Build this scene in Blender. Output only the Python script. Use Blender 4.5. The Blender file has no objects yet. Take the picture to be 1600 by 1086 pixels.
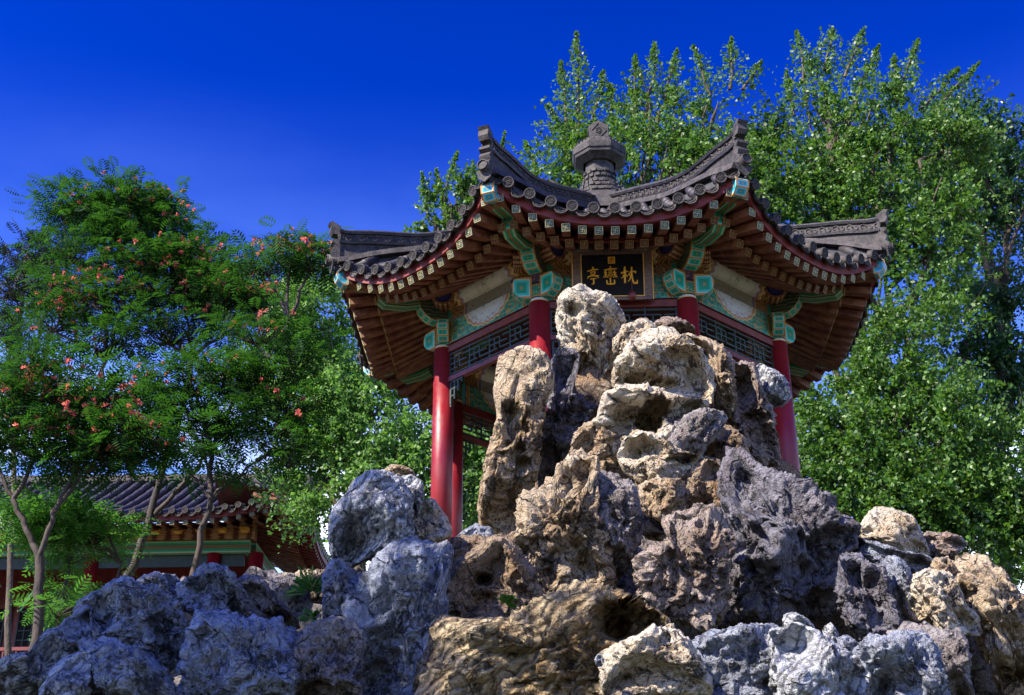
import bpy, bmesh, math, random
import numpy as np
from mathutils import Vector, Matrix, Euler
R = math.radians
scn = bpy.context.scene
col = scn.collection
random.seed(7); rng = np.random.default_rng(7)

# ------------------------------------------------------------ camera, sky, sun, exposure
FPX, CW, CH = 2063.0, 1600.0, 1086.0
CAM = np.array([-.72, -15.48, 0.0])
pi_, ya_, ro_ = R(25.42), R(-1.87), R(-.30)
fwd = np.array([math.sin(ya_)*math.cos(pi_), math.cos(ya_)*math.cos(pi_), math.sin(pi_)])
rt_ = np.array([math.cos(ya_), -math.sin(ya_), 0.0]); up_ = np.cross(rt_, fwd)
RT = rt_*math.cos(ro_)+up_*math.sin(ro_); UP = up_*math.cos(ro_)-rt_*math.sin(ro_)
cd = bpy.data.cameras.new('camera'); cam = bpy.data.objects.new('camera', cd); col.objects.link(cam)
cd.sensor_width = 36; cd.lens = FPX/CW*36; cd.clip_end = 6000; cd.clip_start = .05
M4 = Matrix.Identity(4)
for i in range(3):
    M4[i][0] = RT[i]; M4[i][1] = UP[i]; M4[i][2] = -fwd[i]; M4[i][3] = CAM[i]
cam.matrix_world = M4
scn.camera = cam

SUN_AZ = (-.80, -.60); SUN_EL = 42.0
w = bpy.data.worlds.new('World'); scn.world = w; w.use_nodes = True
wn, wl = w.node_tree.nodes, w.node_tree.links
wn.clear()
sky = wn.new('ShaderNodeTexSky'); sky.sky_type = 'NISHITA'; sky.sun_disc = False
sky.sun_elevation = R(SUN_EL); sky.sun_rotation = math.atan2(SUN_AZ[0], SUN_AZ[1])
sky.air_density = 1.15; sky.dust_density = .25; sky.ozone_density = 3.2; sky.altitude = 100
gam = wn.new('ShaderNodeGamma'); gam.inputs[1].default_value = 1.85
hsv = wn.new('ShaderNodeHueSaturation'); hsv.inputs['Saturation'].default_value = 1.3; hsv.inputs['Value'].default_value = .225
hsv.inputs['Hue'].default_value = .525
tc = wn.new('ShaderNodeTexCoord')
sep = wn.new('ShaderNodeSeparateXYZ'); wl.new(tc.outputs['Generated'], sep.inputs[0])
mp = wn.new('ShaderNodeMapping'); mp.inputs['Scale'].default_value = (2.2, 2.2, 6.0); wl.new(tc.outputs['Generated'], mp.inputs[0])
nz = wn.new('ShaderNodeTexNoise'); nz.inputs['Scale'].default_value = 2.1; nz.inputs['Detail'].default_value = 7; wl.new(mp.outputs[0], nz.inputs[0])
cr = wn.new('ShaderNodeMapRange'); cr.inputs[1].default_value = .44; cr.inputs[2].default_value = .62; wl.new(nz.outputs[0], cr.inputs[0])
er = wn.new('ShaderNodeMapRange'); er.inputs[1].default_value = .40; er.inputs[2].default_value = .28; wl.new(sep.outputs[2], er.inputs[0])
mu = wn.new('ShaderNodeMath'); mu.operation = 'MULTIPLY'; wl.new(cr.outputs[0], mu.inputs[0]); wl.new(er.outputs[0], mu.inputs[1])
mx = wn.new('ShaderNodeMixRGB'); mx.inputs[2].default_value = (6.4, 6.8, 7.6, 1)
bg = wn.new('ShaderNodeBackground'); bg.inputs[1].default_value = .15
wo = wn.new('ShaderNodeOutputWorld')
wl.new(sky.outputs[0], gam.inputs[0]); wl.new(gam.outputs[0], hsv.inputs['Color']); wl.new(hsv.outputs[0], mx.inputs[1])
hz_ = wn.new('ShaderNodeMapRange'); hz_.interpolation_type = 'SMOOTHSTEP'; hz_.inputs[1].default_value = .60; hz_.inputs[2].default_value = .22; hz_.inputs[4].default_value = .85; wl.new(sep.outputs[2], hz_.inputs[0])
hx = wn.new('ShaderNodeMapRange'); hx.inputs[1].default_value = .35; hx.inputs[2].default_value = .62; hx.inputs[3].default_value = .45; wl.new(nz.outputs[0], hx.inputs[0])
hm = wn.new('ShaderNodeMath'); hm.operation = 'MULTIPLY'; wl.new(hz_.outputs[0], hm.inputs[0]); wl.new(hx.outputs[0], hm.inputs[1])
mh = wn.new('ShaderNodeMixRGB'); mh.inputs[2].default_value = (1.5, 2.6, 6.0, 1); wl.new(hm.outputs[0], mh.inputs[0]); wl.new(hsv.outputs[0], mh.inputs[1]); wl.new(mh.outputs[0], mx.inputs[1])
wl.new(mu.outputs[0], mx.inputs[0]); wl.new(mx.outputs[0], bg.inputs[0]); wl.new(bg.outputs[0], wo.inputs[0])

sd = bpy.data.lights.new('sun', 'SUN'); sd.energy = 5.0; sd.angle = R(.5); sd.color = (1.0, .90, .74)
so = bpy.data.objects.new('sun', sd); col.objects.link(so)
sv = Vector((SUN_AZ[0]*math.cos(R(SUN_EL)), SUN_AZ[1]*math.cos(R(SUN_EL)), math.sin(R(SUN_EL)))).normalized()
so.rotation_euler = sv.to_track_quat('Z', 'Y').to_euler(); so.location = (-30, -20, 40)
scn.view_settings.view_transform = 'Standard'; scn.view_settings.look = 'None'
scn.view_settings.exposure = 1.3; scn.view_settings.gamma = 1.0
scn.view_settings.use_curve_mapping = False

def un(x, y, Y):
    """point of the plane world-Y = Y seen at pixel x, y of the photograph"""
    d = fwd+RT*(x-CW/2)/FPX-UP*(y-CH/2)/FPX
    return CAM+d*(Y-CAM[1])/d[1]

# ------------------------------------------------------------ helpers
def tag(o, label=None, cat=None, group=None, kind=None):
    if label: o['label'] = label
    if cat: o['category'] = cat
    if group: o['group'] = group
    if kind: o['kind'] = kind
    return o
def empty(name, loc, label=None, cat=None, group=None):
    o = bpy.data.objects.new(name, None); o.location = loc; o.empty_display_size = .3
    col.objects.link(o); return tag(o, label, cat, group)
def put(name, me, parent=None, loc=(0, 0, 0), rot=(0, 0, 0), scale=None):
    o = bpy.data.objects.new(name, me); col.objects.link(o)
    o.location = loc; o.rotation_euler = rot
    if scale: o.scale = scale
    if parent: o.parent = parent
    return o
class MB:
    """collects boxes, tubes, extrusions with uv and material slots, then becomes ONE mesh"""
    def __init__(s): s.v = []; s.f = []; s.uv = []; s.m = []; s.sm = []
    def face(s, idx, uv=None, m=0, sm=False):
        s.f.append(idx); s.uv.append(uv or [(0, 0), (1, 0), (1, 1), (0, 1)][:len(idx)] if len(idx) <= 4 else [(.5, .5)]*len(idx)); s.m.append(m); s.sm.append(sm)
    def add(s, vs):
        b = len(s.v); s.v += [tuple(p) for p in vs]; return b
    def box(s, c, h, rot=None, m=0):
        P = []
        for z in (-1, 1):
            for (x, y) in ((-1, -1), (1, -1), (1, 1), (-1, 1)):
                p = Vector((x*h[0], y*h[1], z*h[2]))
                if rot is not None: p = rot @ p
                P.append(p+Vector(c))
        b = s.add(P)
        for f in ((0, 1, 5, 4), (1, 2, 6, 5), (2, 3, 7, 6), (3, 0, 4, 7), (4, 5, 6, 7), (3, 2, 1, 0)):
            s.face([b+i for i in f], m=m)
    def bar(s, p, q, wd, ht, up=(0, 0, 1), m=0, caps=True, mc=None, w2=None):
        p = Vector(p); q = Vector(q); d = (q-p); L = d.length; d = d/L
        sx = d.cross(Vector(up)).normalized(); uz = sx.cross(d)
        P = []
        for e, pt in enumerate((p, q)):
            ww = wd if (e == 0 or w2 is None) else w2
            for (a, c) in ((-1, -1), (1, -1), (1, 1), (-1, 1)): P.append(pt+sx*a*ww/2+uz*c*ht/2)
        b = s.add(P)
        for i in range(4):
            j = (i+1) % 4
            s.face([b+i, b+j, b+4+j, b+4+i], [(0, 0), (0, 1), (L, 1), (L, 0)], m=m)
        if caps:
            k = m if mc is None else mc
            s.face([b+3, b+2, b+1, b+0], m=k); s.face([b+4, b+5, b+6, b+7], m=k)
    def tube(s, pts, rad, n=8, m=0, caps=True, sm=True, mc=None):
        pts = [Vector(p) for p in pts]; N = len(pts)
        rad = list(rad) if hasattr(rad, '__len__') else [rad]*N
        ref = None; rings = []; L = 0
        for i, p in enumerate(pts):
            d = (pts[min(i+1, N-1)]-pts[max(i-1, 0)])
            d = d.normalized() if d.length > 1e-9 else Vector((0, 0, 1))
            if ref is None: ref = Vector((0, 0, 1)) if abs(d.z) < .9 else Vector((1, 0, 0))
            a = d.cross(ref).normalized(); bb = a.cross(d).normalized(); ref = bb
            if i: L += (p-pts[i-1]).length
            rings.append((s.add([p+(a*math.cos(t*2*math.pi/n)+bb*math.sin(t*2*math.pi/n))*rad[i] for t in range(n)]), L))
        for i in range(N-1):
            b0, l0 = rings[i]; b1, l1 = rings[i+1]
            for t in range(n):
                u = (t+1) % n
                s.face([b0+t, b0+u, b1+u, b1+t], [(l0, t/n), (l0, (t+1)/n), (l1, (t+1)/n), (l1, t/n)], m=m, sm=sm)
        if caps:
            k = m if mc is None else mc
            for (b, l), rev in ((rings[0], True), (rings[-1], False)):
                idx = list(range(b, b+n)); uv = [(.5+.5*math.cos(t*2*math.pi/n), .5+.5*math.sin(t*2*math.pi/n)) for t in range(n)]
                if rev: idx = idx[::-1]; uv = uv[::-1]
                s.f.append(idx); s.uv.append(uv); s.m.append(k); s.sm.append(False)
    def lathe(s, prof, n=8, ang0=0, c=(0, 0, 0), m=0, sm=False):
        rs = []
        for (r, z) in prof:
            rs.append(s.add([(c[0]+r*math.cos(ang0+t*2*math.pi/n), c[1]+r*math.sin(ang0+t*2*math.pi/n), c[2]+z) for t in range(n)]))
        for i in range(len(prof)-1):
            for t in range(n):
                u = (t+1) % n
                s.face([rs[i]+t, rs[i]+u, rs[i+1]+u, rs[i+1]+t], m=m, sm=sm)
    def prism(s, poly, o, ex, ey, ez, t, m=0, ms=None):
        """polygon (a,b) on o + a*ex + b*ey, extruded +-t/2 along ez; rim faces carry 0..1 uv"""
        o, ex, ey, ez = Vector(o), Vector(ex), Vector(ey), Vector(ez); n = len(poly)
        A = s.add([o+ex*a+ey*b-ez*t/2 for a, b in poly]); B = s.add([o+ex*a+ey*b+ez*t/2 for a, b in poly])
        xs = [p[0] for p in poly]; ys = [p[1] for p in poly]
        uv = [((a-min(xs))/(max(xs)-min(xs)+1e-9), (b-min(ys))/(max(ys)-min(ys)+1e-9)) for a, b in poly]
        s.f.append(list(range(A, A+n))[::-1]); s.uv.append(uv[::-1]); s.m.append(m); s.sm.append(False)
        s.f.append(list(range(B, B+n))); s.uv.append(uv); s.m.append(m); s.sm.append(False)
        for i in range(n):
            j = (i+1) % n
            s.face([A+i, A+j, B+j, B+i], m=m if ms is None else ms)
    def grid(s, fn, nu, nv, m=0, sm=True, uvs=(1, 1)):
        b = len(s.v)
        for j in range(nv+1):
            for i in range(nu+1): s.v.append(tuple(fn(i/nu, j/nv)))
        for j in range(nv):
            for i in range(nu):
                a = b+j*(nu+1)+i
                s.face([a, a+1, a+nu+2, a+nu+1], [(i/nu*uvs[0], j/nv*uvs[1]), ((i+1)/nu*uvs[0], j/nv*uvs[1]), ((i+1)/nu*uvs[0], (j+1)/nv*uvs[1]), (i/nu*uvs[0], (j+1)/nv*uvs[1])], m=m, sm=sm)
    def mesh(s, name, mats, off=(0, 0, 0)):
        me = bpy.data.meshes.new(name)
        me.from_pydata([(x-off[0], y-off[1], z-off[2]) for x, y, z in s.v], [], s.f)
        for mt in (mats if isinstance(mats, (list, tuple)) else [mats]): me.materials.append(mt)
        me.polygons.foreach_set('material_index', s.m); me.polygons.foreach_set('use_smooth', s.sm)
        ul = me.uv_layers.new(name='UVMap'); flat = [c for f in s.uv for p in f for c in p]
        ul.data.foreach_set('uv', flat); me.update(); return me
    def build(s, name, mats, parent=None, off=(0, 0, 0)):
        return put(name, s.mesh(name, mats, off), parent)

# ------------------------------------------------------------ materials
class NT:
    def __init__(s, name):
        s.mat = bpy.data.materials.new(name); s.mat.use_nodes = True
        s.n, s.l = s.mat.node_tree.nodes, s.mat.node_tree.links
        s.b = s.n['Principled BSDF']; s.out = s.n['Material Output']
    def val(s, sock, v):
        if hasattr(v, 'links') or isinstance(v, bpy.types.NodeSocket): s.l.new(v, sock)
        elif v is not None: sock.default_value = v
    def math(s, op, a, b=None, c=None, clamp=False):
        n = s.n.new('ShaderNodeMath'); n.operation = op; n.use_clamp = clamp
        s.val(n.inputs[0], a); s.val(n.inputs[1], b)
        if c is not None: s.val(n.inputs[2], c)
        return n.outputs[0]
    def coord(s, kind='Object', scale=(1, 1, 1), loc=(0, 0, 0), rot=(0, 0, 0)):
        t = s.n.new('ShaderNodeTexCoord'); m = s.n.new('ShaderNodeMapping')
        m.inputs['Scale'].default_value = scale; m.inputs['Location'].default_value = loc; m.inputs['Rotation'].default_value = rot
        s.l.new(t.outputs[kind], m.inputs[0]); return m.outputs[0]
    def noise(s, vec, scale, detail=5, rough=.6, dist=0):
        n = s.n.new('ShaderNodeTexNoise'); s.l.new(vec, n.inputs['Vector']); n.inputs['Scale'].default_value = scale
        n.inputs['Detail'].default_value = detail; n.inputs['Roughness'].default_value = rough; n.inputs['Distortion'].default_value = dist
        return n.outputs[0]
    def vor(s, vec, scale, feat='F1', rnd=1.0):
        n = s.n.new('ShaderNodeTexVoronoi'); n.feature = feat; s.l.new(vec, n.inputs['Vector']); n.inputs['Scale'].default_value = scale
        n.inputs['Randomness'].default_value = rnd
        return n.outputs['Distance']
    def wave(s, vec, scale, dist=0, det=2, axis='X', dscale=1, typ='BANDS'):
        n = s.n.new('ShaderNodeTexWave'); n.wave_type = typ; s.l.new(vec, n.inputs['Vector']); n.inputs['Scale'].default_value = scale
        n.inputs['Distortion'].default_value = dist; n.inputs['Detail'].default_value = det; n.inputs['Detail Scale'].default_value = dscale
        if typ == 'BANDS': n.bands_direction = axis
        return n.outputs['Fac']
    def ramp(s, fac, stops, interp='LINEAR'):
        n = s.n.new('ShaderNodeValToRGB'); n.color_ramp.interpolation = interp; e = n.color_ramp.elements
        while len(e) < len(stops): e.new(.5)
        for i, (p, c) in enumerate(stops):
            e[i].position = p; e[i].color = (*c, 1) if len(c) == 3 else c
        s.l.new(fac, n.inputs[0]); return n.outputs[0]
    def rng(s, v, a, b, c=0, d=1):
        n = s.n.new('ShaderNodeMapRange'); s.val(n.inputs[0], v)
        for i, x in enumerate((a, b, c, d)): n.inputs[i+1].default_value = x
        return n.outputs[0]
    def mix(s, f, a, b, typ='MIX'):
        n = s.n.new('ShaderNodeMixRGB'); n.blend_type = typ; s.val(n.inputs[0], f)
        s.val(n.inputs[1], a if not isinstance(a, tuple) else (*a, 1)); s.val(n.inputs[2], b if not isinstance(b, tuple) else (*b, 1))
        return n.outputs[0]
    def uv(s):
        t = s.n.new('ShaderNodeTexCoord'); p = s.n.new('ShaderNodeSeparateXYZ'); s.l.new(t.outputs['UV'], p.inputs[0]); return p.outputs[0], p.outputs[1]
    def bump(s, h, st=.5, dist=.02, prev=None):
        n = s.n.new('ShaderNodeBump'); n.inputs['Strength'].default_value = st; n.inputs['Distance'].default_value = dist
        s.l.new(h, n.inputs['Height'])
        if prev is not None: s.l.new(prev, n.inputs['Normal'])
        return n.outputs[0]
    def fin(s, color, rough=.7, normal=None, spec=None, metal=None):
        s.val(s.b.inputs['Base Color'], color if not isinstance(color, tuple) else (*color, 1)); s.val(s.b.inputs['Roughness'], rough)
        if normal is not None: s.l.new(normal, s.b.inputs['Normal'])
        if spec is not None: s.b.inputs['Specular IOR Level'].default_value = spec
        if metal is not None: s.b.inputs['Metallic'].default_value = metal
        return s.mat
MAT = {}
def worn(name, c, c2, rough=.6, sc=6, bst=.25, bd=.01, streak=(1, 1, 1), spec=.5):
    t = NT(name); v = t.coord('Object', streak); n = t.noise(v, sc, 7, .65); n2 = t.noise(v, sc*6, 4, .7)
    f = t.math('ADD', t.rng(n, .35, .68), t.math('MULTIPLY', t.math('SUBTRACT', n2, .5), .7), clamp=True)
    return t.fin(t.mix(f, c, c2), rough, t.bump(t.math('ADD', n2, n), bst, bd), spec=spec)
MAT['tile'] = worn('grey_tile', (.008, .008, .011), (.065, .058, .062), .5, 9, .6, .012)
MAT['ridge'] = worn('carved_grey_brick', (.008, .007, .010), (.08, .068, .064), .65, 11, .7, .015)
def column_paint():
    t = NT('red_column_lacquer'); v = t.coord('Object', (1, 1, .22)); v2 = t.coord('Object')
    n = t.noise(v, 6, 7, .7); n2 = t.noise(v2, 30, 5, .75); n3 = t.noise(v2, 5, 8, .75)
    c = t.mix(t.rng(n, .35, .65), (.15, .004, .012), (.27, .012, .018)); c = t.mix(t.math('MULTIPLY', t.rng(n3, .58, .68), .6), c, (.10, .008, .010))
    c = t.mix(t.rng(t.math('ADD', t.math('MULTIPLY', n2, .5), t.math('MULTIPLY', n3, .5)), .635, .66), c, (.34, .20, .17))
    ck = t.rng(t.vor(t.coord('Object', (14, 14, 1.6)), 2.0, 'DISTANCE_TO_EDGE'), 0, .012, 1, 0); ck = t.math('MULTIPLY', ck, t.rng(n3, .45, .55)); c = t.mix(t.math('MULTIPLY', ck, .7), c, (.05, .004, .005))
    return t.fin(c, t.rng(n3, .3, .7, .28, .55), t.bump(t.math('SUBTRACT', n, ck), .25, .004))
MAT['column'] = column_paint()
MAT['red'] = worn('red_lacquer', (.17, .004, .014), (.26, .010, .016), .3, 5, .06, .004, (1, 1, .25))
MAT['fascia'] = worn('faded_red_paint', (.11, .007, .006), (.22, .03, .022), .6, 7, .3, .006)
MAT['rafter'] = worn('weathered_rafter_wood', (.10, .016, .010), (.29, .12, .055), .7, 6, .4, .006)
MAT['board'] = worn('brown_red_board', (.04, .005, .004), (.12, .016, .010), .7, 6, .3, .006)
MAT['gold'] = worn('gold_paint', (.55, .24, .03), (.75, .42, .08), .42, 12, .1, .003)
MAT['goldleaf'] = worn('gold_leaf_lettering', (.85, .36, .015), (.95, .52, .04), .35, 20, .1, .003)
MAT['black'] = worn('black_lacquer', (.004, .004, .007), (.014, .010, .013), .6, 5, .1, .004, spec=.15)
MAT['lattice'] = worn('dark_green_lattice', (.006, .016, .016), (.018, .042, .036), .5, 10, .1, .003)
MAT['darkred'] = worn('dark_red_rail', (.10, .010, .012), (.20, .03, .022), .5, 9, .2, .004)
MAT['stone'] = worn('cut_platform_stone', (.22, .21, .20), (.36, .34, .31), .8, 4, .5, .02)
MAT['grout'] = worn('dark_roof_bed', (.02, .02, .025), (.05, .05, .055), .9, 6, .3, .01)
MAT['teal'] = worn('teal_paint', (.01, .26, .24), (.05, .42, .38), .5, 10, .1, .003)
MAT['bark'] = worn('bark', (.035, .026, .020), (.13, .10, .075), .85, 5, .8, .03, (1, 1, .3))
MAT['barkl'] = worn('smooth_grey_bark', (.018, .013, .011), (.07, .05, .04), .8, 4, .6, .02, (1, 1, .4))

def painted_beam():
    t = NT('green_gold_beam_paint'); u, v = t.uv()
    e = t.math('ABSOLUTE', t.math('SUBTRACT', v, .5))
    nv = t.noise(t.coord('Object'), 14, 4)
    c = t.ramp(e, [(0, (.30, .12, .012)), (.035, (.015, .03, .02)), (.07, (.45, .22, .03)), (.10, (.0, .16, .07)), (.20, (.01, .34, .15)), (.33, (.32, .62, .42)), (.38, (.55, .30, .04)), (.43, (.02, .16, .09))], 'CONSTANT')
    c = t.mix(t.math('MULTIPLY', nv, .55), c, (.015, .045, .03))
    return t.fin(c, .5, t.bump(nv, .1, .003))
MAT['beam'] = painted_beam()
def cap_paint(name, inner, mid, rim=(.50, .21, .02)):
    t = NT(name); u, v = t.uv()
    a = t.math('ABSOLUTE', t.math('SUBTRACT', u, .5)); b = t.math('ABSOLUTE', t.math('SUBTRACT', v, .5))
    e = t.math('MULTIPLY', t.math('MAXIMUM', a, b), 2)
    nv = t.noise(t.coord('Object'), 18, 4)
    c = t.ramp(e, [(0, (.5, .22, .02)), (.12, inner), (.5, mid), (.72, (.42, .66, .66)), (.8, rim)], 'CONSTANT')
    c = t.mix(t.math('MULTIPLY', nv, .25), c, (.02, .10, .09))
    return t.fin(c, .48, t.bump(nv, .1, .003))
MAT['cap'] = cap_paint('teal_beam_end_paint', (.0, .26, .17), (.02, .48, .42))
MAT['capb'] = cap_paint('pale_blue_end_paint', (.02, .25, .34), (.10, .45, .60))
def scroll_side():
    t = NT('dark_scroll_paint'); v = t.coord('UV'); 
    w_ = t.wave(v, 2.2, 7, 2, typ='RINGS'); nv = t.noise(v, 6)
    c = t.ramp(w_, [(0, (.008, .07, .06)), (.55, (.01, .13, .10)), (.8, (.42, .22, .04))], 'CONSTANT')
    return t.fin(t.mix(nv, c, (.01, .04, .035)), .5)
MAT['scroll'] = scroll_side()
def tie_paint(dark=False):
    t = NT('tie_beam_painting'+('_plain' if dark else '')); u, v = t.uv()   # u 0..1 along the bay, v 0..1 up
    x = t.math('MULTIPLY', t.math('SUBTRACT', u, .5), 3.9); y = t.math('SUBTRACT', 1.12, v)
    uvc = t.coord('UV', (6.0, 1.2, 1))
    wob = t.math('MULTIPLY', t.wave(t.coord('UV'), 5.5, 0, 0, 'X'), .05)
    d = t.math('ADD', t.math('SQRT', t.math('ADD', t.math('POWER', x, 2.0), t.math('POWER', y, 2.0))), wob)
    vs = t.vor(uvc, 3.2, 'DISTANCE_TO_EDGE'); wv = t.wave(uvc, 1.3, 9, 2, typ='RINGS')
    tl = t.mix(t.rng(t.vor(t.coord('UV', (14, 2.6, 1)), 1.9, 'DISTANCE_TO_EDGE'), .09, .05), (.0, .22, .18), (.44, .27, .06))
    tl = t.mix(t.math('MULTIPLY', t.rng(wv, .55, .75), .6), tl, (.01, .10, .12))
    tl = t.mix(t.math('MULTIPLY', t.rng(t.noise(uvc, 3.5), .5, .62), .8), tl, (.01, .40, .34))
    wh = t.mix(t.rng(t.noise(uvc, 4.2, 4, .7, 1.5), .60, .64), (.62, .64, .70), (.05, .06, .12))
    swirl = t.mix(t.rng(t.wave(t.coord('UV', (9, 2.6, 1)), 2.6, 6, 2, typ='RINGS'), .78, .9), wh, (.35, .2, .18))
    wh = t.mix(t.math('GREATER_THAN', d, .72), wh, swirl)
    c = t.mix(t.math('GREATER_THAN', d, .93), wh, (.45, .20, .10))
    c = t.mix(t.math('GREATER_THAN', d, 1.00), c, (.60, .44, .22)); c = t.mix(t.math('GREATER_THAN', d, 1.06), c, tl)
    ex = t.math('ABSOLUTE', t.math('SUBTRACT', u, .5))
    fret = t.mix(t.rng(t.wave(t.coord('UV', (40, 4, 1)), .5, 6, 1, 'DIAGONAL'), .5, .6), (.16, .06, .03), (.50, .30, .10))
    c = t.mix(t.math('GREATER_THAN', ex, .40), c, (.50, .26, .04)); c = t.mix(t.math('GREATER_THAN', ex, .408), c, fret)
    c = t.mix(t.math('GREATER_THAN', ex, .445), c, (.03, .05, .22)); c = t.mix(t.math('GREATER_THAN', ex, .455), c, (.04, .34, .32))
    ey = t.math('ABSOLUTE', t.math('SUBTRACT', v, .5)); c = t.mix(t.math('GREATER_THAN', ey, .475), c, (.03, .10, .08))
    return t.fin(c, .5)
MAT['tie'] = tie_paint()
def purlin_paint():
    t = NT('purlin_painting'); u, v = t.uv()
    uvc = t.coord('UV', (6, 2.6, 1)); x = t.math('ABSOLUTE', t.math('SUBTRACT', u, .5))
    n = t.noise(uvc, 2.6, 6, .75, 1.2)
    n3 = t.noise(t.coord('UV', (30, 3, 1), rot=(0, 0, .5)), 1.2, 3, .6, 2.5)
    cream = t.mix(t.rng(n, .63, .66), (.68, .63, .54), (.035, .04, .03)); st_ = None
    for (a_, cx_, cy_, ln) in ((.5, .47, .22, .10), (1.1, .49, .24, .12), (1.9, .51, .25, .11), (2.6, .50, .22, .09), (.2, .56, .28, .07), (1.4, .43, .27, .09)):
        du = t.math('MULTIPLY', t.math('SUBTRACT', u, cx_), 2.0); dv_ = t.math('SUBTRACT', v, cy_)
        al = t.math('ADD', t.math('MULTIPLY', du, math.cos(a_)), t.math('MULTIPLY', dv_, math.sin(a_))); ac = t.math('SUBTRACT', t.math('MULTIPLY', du, math.sin(a_)), t.math('MULTIPLY', dv_, math.cos(a_)))
        cv = t.math('ADD', ac, t.math('MULTIPLY', t.math('MULTIPLY', al, al), 2.0))
        k_ = t.math('MULTIPLY', t.math('LESS_THAN', t.math('ABSOLUTE', cv), .009), t.math('LESS_THAN', t.math('ABSOLUTE', al), ln)); st_ = k_ if st_ is None else t.math('MAXIMUM', st_, k_)
    cream = t.mix(st_, cream, (.05, .07, .03)); bl = t.math('MULTIPLY', t.rng(n, .60, .63), t.math('LESS_THAN', x, .12)); cream = t.mix(bl, cream, (.08, .08, .05))
    dirt = t.mix(t.rng(t.noise(uvc, 1.1, 6, .7), .45, .75), cream, (.36, .31, .25))
    fret = t.mix(t.rng(t.wave(t.coord('UV', (34, 14, 1)), .55, 8, 1, 'DIAGONAL'), .5, .62), (.12, .035, .015), (.45, .22, .04))
    sc = t.math('ADD', x, t.math('MULTIPLY', t.wave(t.coord('UV'), 3.0, 0, 0, 'Y'), .025))
    c = t.mix(t.math('GREATER_THAN', sc, .27), dirt, (.20, .18, .42)); c = t.mix(t.math('GREATER_THAN', sc, .285), c, (.45, .20, .07))
    c = t.mix(t.math('GREATER_THAN', sc, .31), c, (.62, .42, .20)); c = t.mix(t.math('GREATER_THAN', sc, .335), c, fret)
    c = t.mix(t.math('GREATER_THAN', x, .44), c, (.02, .16, .10)); c = t.mix(t.math('GREATER_THAN', x, .455), c, (.35, .15, .03))
    return t.fin(c, .55)
MAT['purlin'] = purlin_paint()
def cushion_paint():
    t = NT('cushion_board_painting'); u, v = t.uv(); x = t.math('ABSOLUTE', t.math('SUBTRACT', u, .5))
    vv = t.coord('UV', (9, 1, 1)); n = t.noise(vv, 5, 5, .7, 1.5); body = t.mix(t.rng(n, .56, .62), (.34, .30, .24), (.06, .045, .03))
    c = t.mix(t.math('GREATER_THAN', x, .25), body, (.10, .08, .30)); c = t.mix(t.math('GREATER_THAN', x, .27), c, (.42, .22, .08))
    fr = t.mix(t.rng(t.wave(t.coord('UV', (34, 2, 1)), .9, 7, 1, 'DIAGONAL'), .5, .6), (.08, .03, .02), (.40, .20, .06))
    c = t.mix(t.math('GREATER_THAN', x, .29), c, fr); c = t.mix(t.math('GREATER_THAN', x, .44), c, (.02, .20, .12))
    return t.fin(c, .55)
MAT['cushion'] = cushion_paint()
def disc_paint():
    t = NT('purlin_end_disc_paint'); u, v = t.uv()
    a = t.math('SUBTRACT', u, .5); b = t.math('SUBTRACT', v, .5)
    d = t.math('SQRT', t.math('ADD', t.math('MULTIPLY', a, a), t.math('MULTIPLY', b, b)))
    n = t.noise(t.coord('UV'), 5, 4)
    c = t.ramp(d, [(0, (.04, .05, .22)), (.30, (.012, .015, .10)), (.42, (.50, .22, .07)), (.46, (.16, .05, .02))], 'CONSTANT')
    return t.fin(t.mix(t.rng(n, .5, .7), c, (.05, .03, .06)), .5)
MAT['disc'] = disc_paint()
def bead_paint(name, a, b, dots):
    t = NT(name); v = t.coord('UV', dots); d = t.vor(v, 1.0, 'F1', .15)
    return t.fin(t.mix(t.rng(d, .32, .38), b, a), .5)
MAT['bead'] = bead_paint('beaded_gold_band', (.11, .028, .012), (.62, .34, .16), (40, 14, 1))
def collar_paint():
    t = NT('column_collar_paint'); v = t.coord('Object'); s = t.n.new('ShaderNodeSeparateXYZ'); t.l.new(v, s.inputs[0])
    z = t.math('SUBTRACT', s.outputs[2], 3.03)          # height above the red shaft
    pat = t.mix(t.rng(t.vor(v, 34, 'F1'), .28, .4), (.50, .42, .10), (.03, .20, .14))
    pur = t.mix(t.rng(t.vor(v, 30, 'F1'), .3, .4), (.35, .16, .16), (.10, .05, .08))
    ang = t.math('MULTIPLY', t.math('ARCTAN2', s.outputs[0], s.outputs[1]), 1)
    c = t.ramp(t.math('MULTIPLY', z, 2.6), [(0, (.6, .3, .06)), (.035, (.55, .55, .5)), (.11, (.02, .02, .04)), (.16, (.5, .25, .04)), (.2, (0, 0, 0)), (.52, (.50, .24, .04)), (.56, (.02, .02, .05)), (.66, (1, 0, 0))], 'CONSTANT')
    f1 = t.math('MULTIPLY', t.math('GREATER_THAN', z, .2/2.6), t.math('LESS_THAN', z, .52/2.6)); f2 = t.math('GREATER_THAN', z, .66/2.6)
    c = t.mix(f1, c, pat); c = t.mix(f2, c, pur)
    return t.fin(c, .5)
MAT['collar'] = collar_paint()
def fret_end(name, base, line):
    t = NT(name); return t.fin(base, .55)
MAT['endteal'] = worn('rafter_end_green', (.010, .050, .048), (.035, .10, .085), .55, 14, .1, .003)
MAT['endbrown'] = worn('rafter_end_brown', (.05, .022, .010), (.12, .05, .022), .6, 14, .1, .003)
MAT['endgold'] = worn('rafter_end_gold_line', (.50, .37, .15), (.62, .50, .24), .5, 14, .1, .003)
MAT['enddim'] = worn('rafter_end_dim_gold_line', (.36, .17, .05), (.50, .27, .09), .5, 14, .1, .003)
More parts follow.
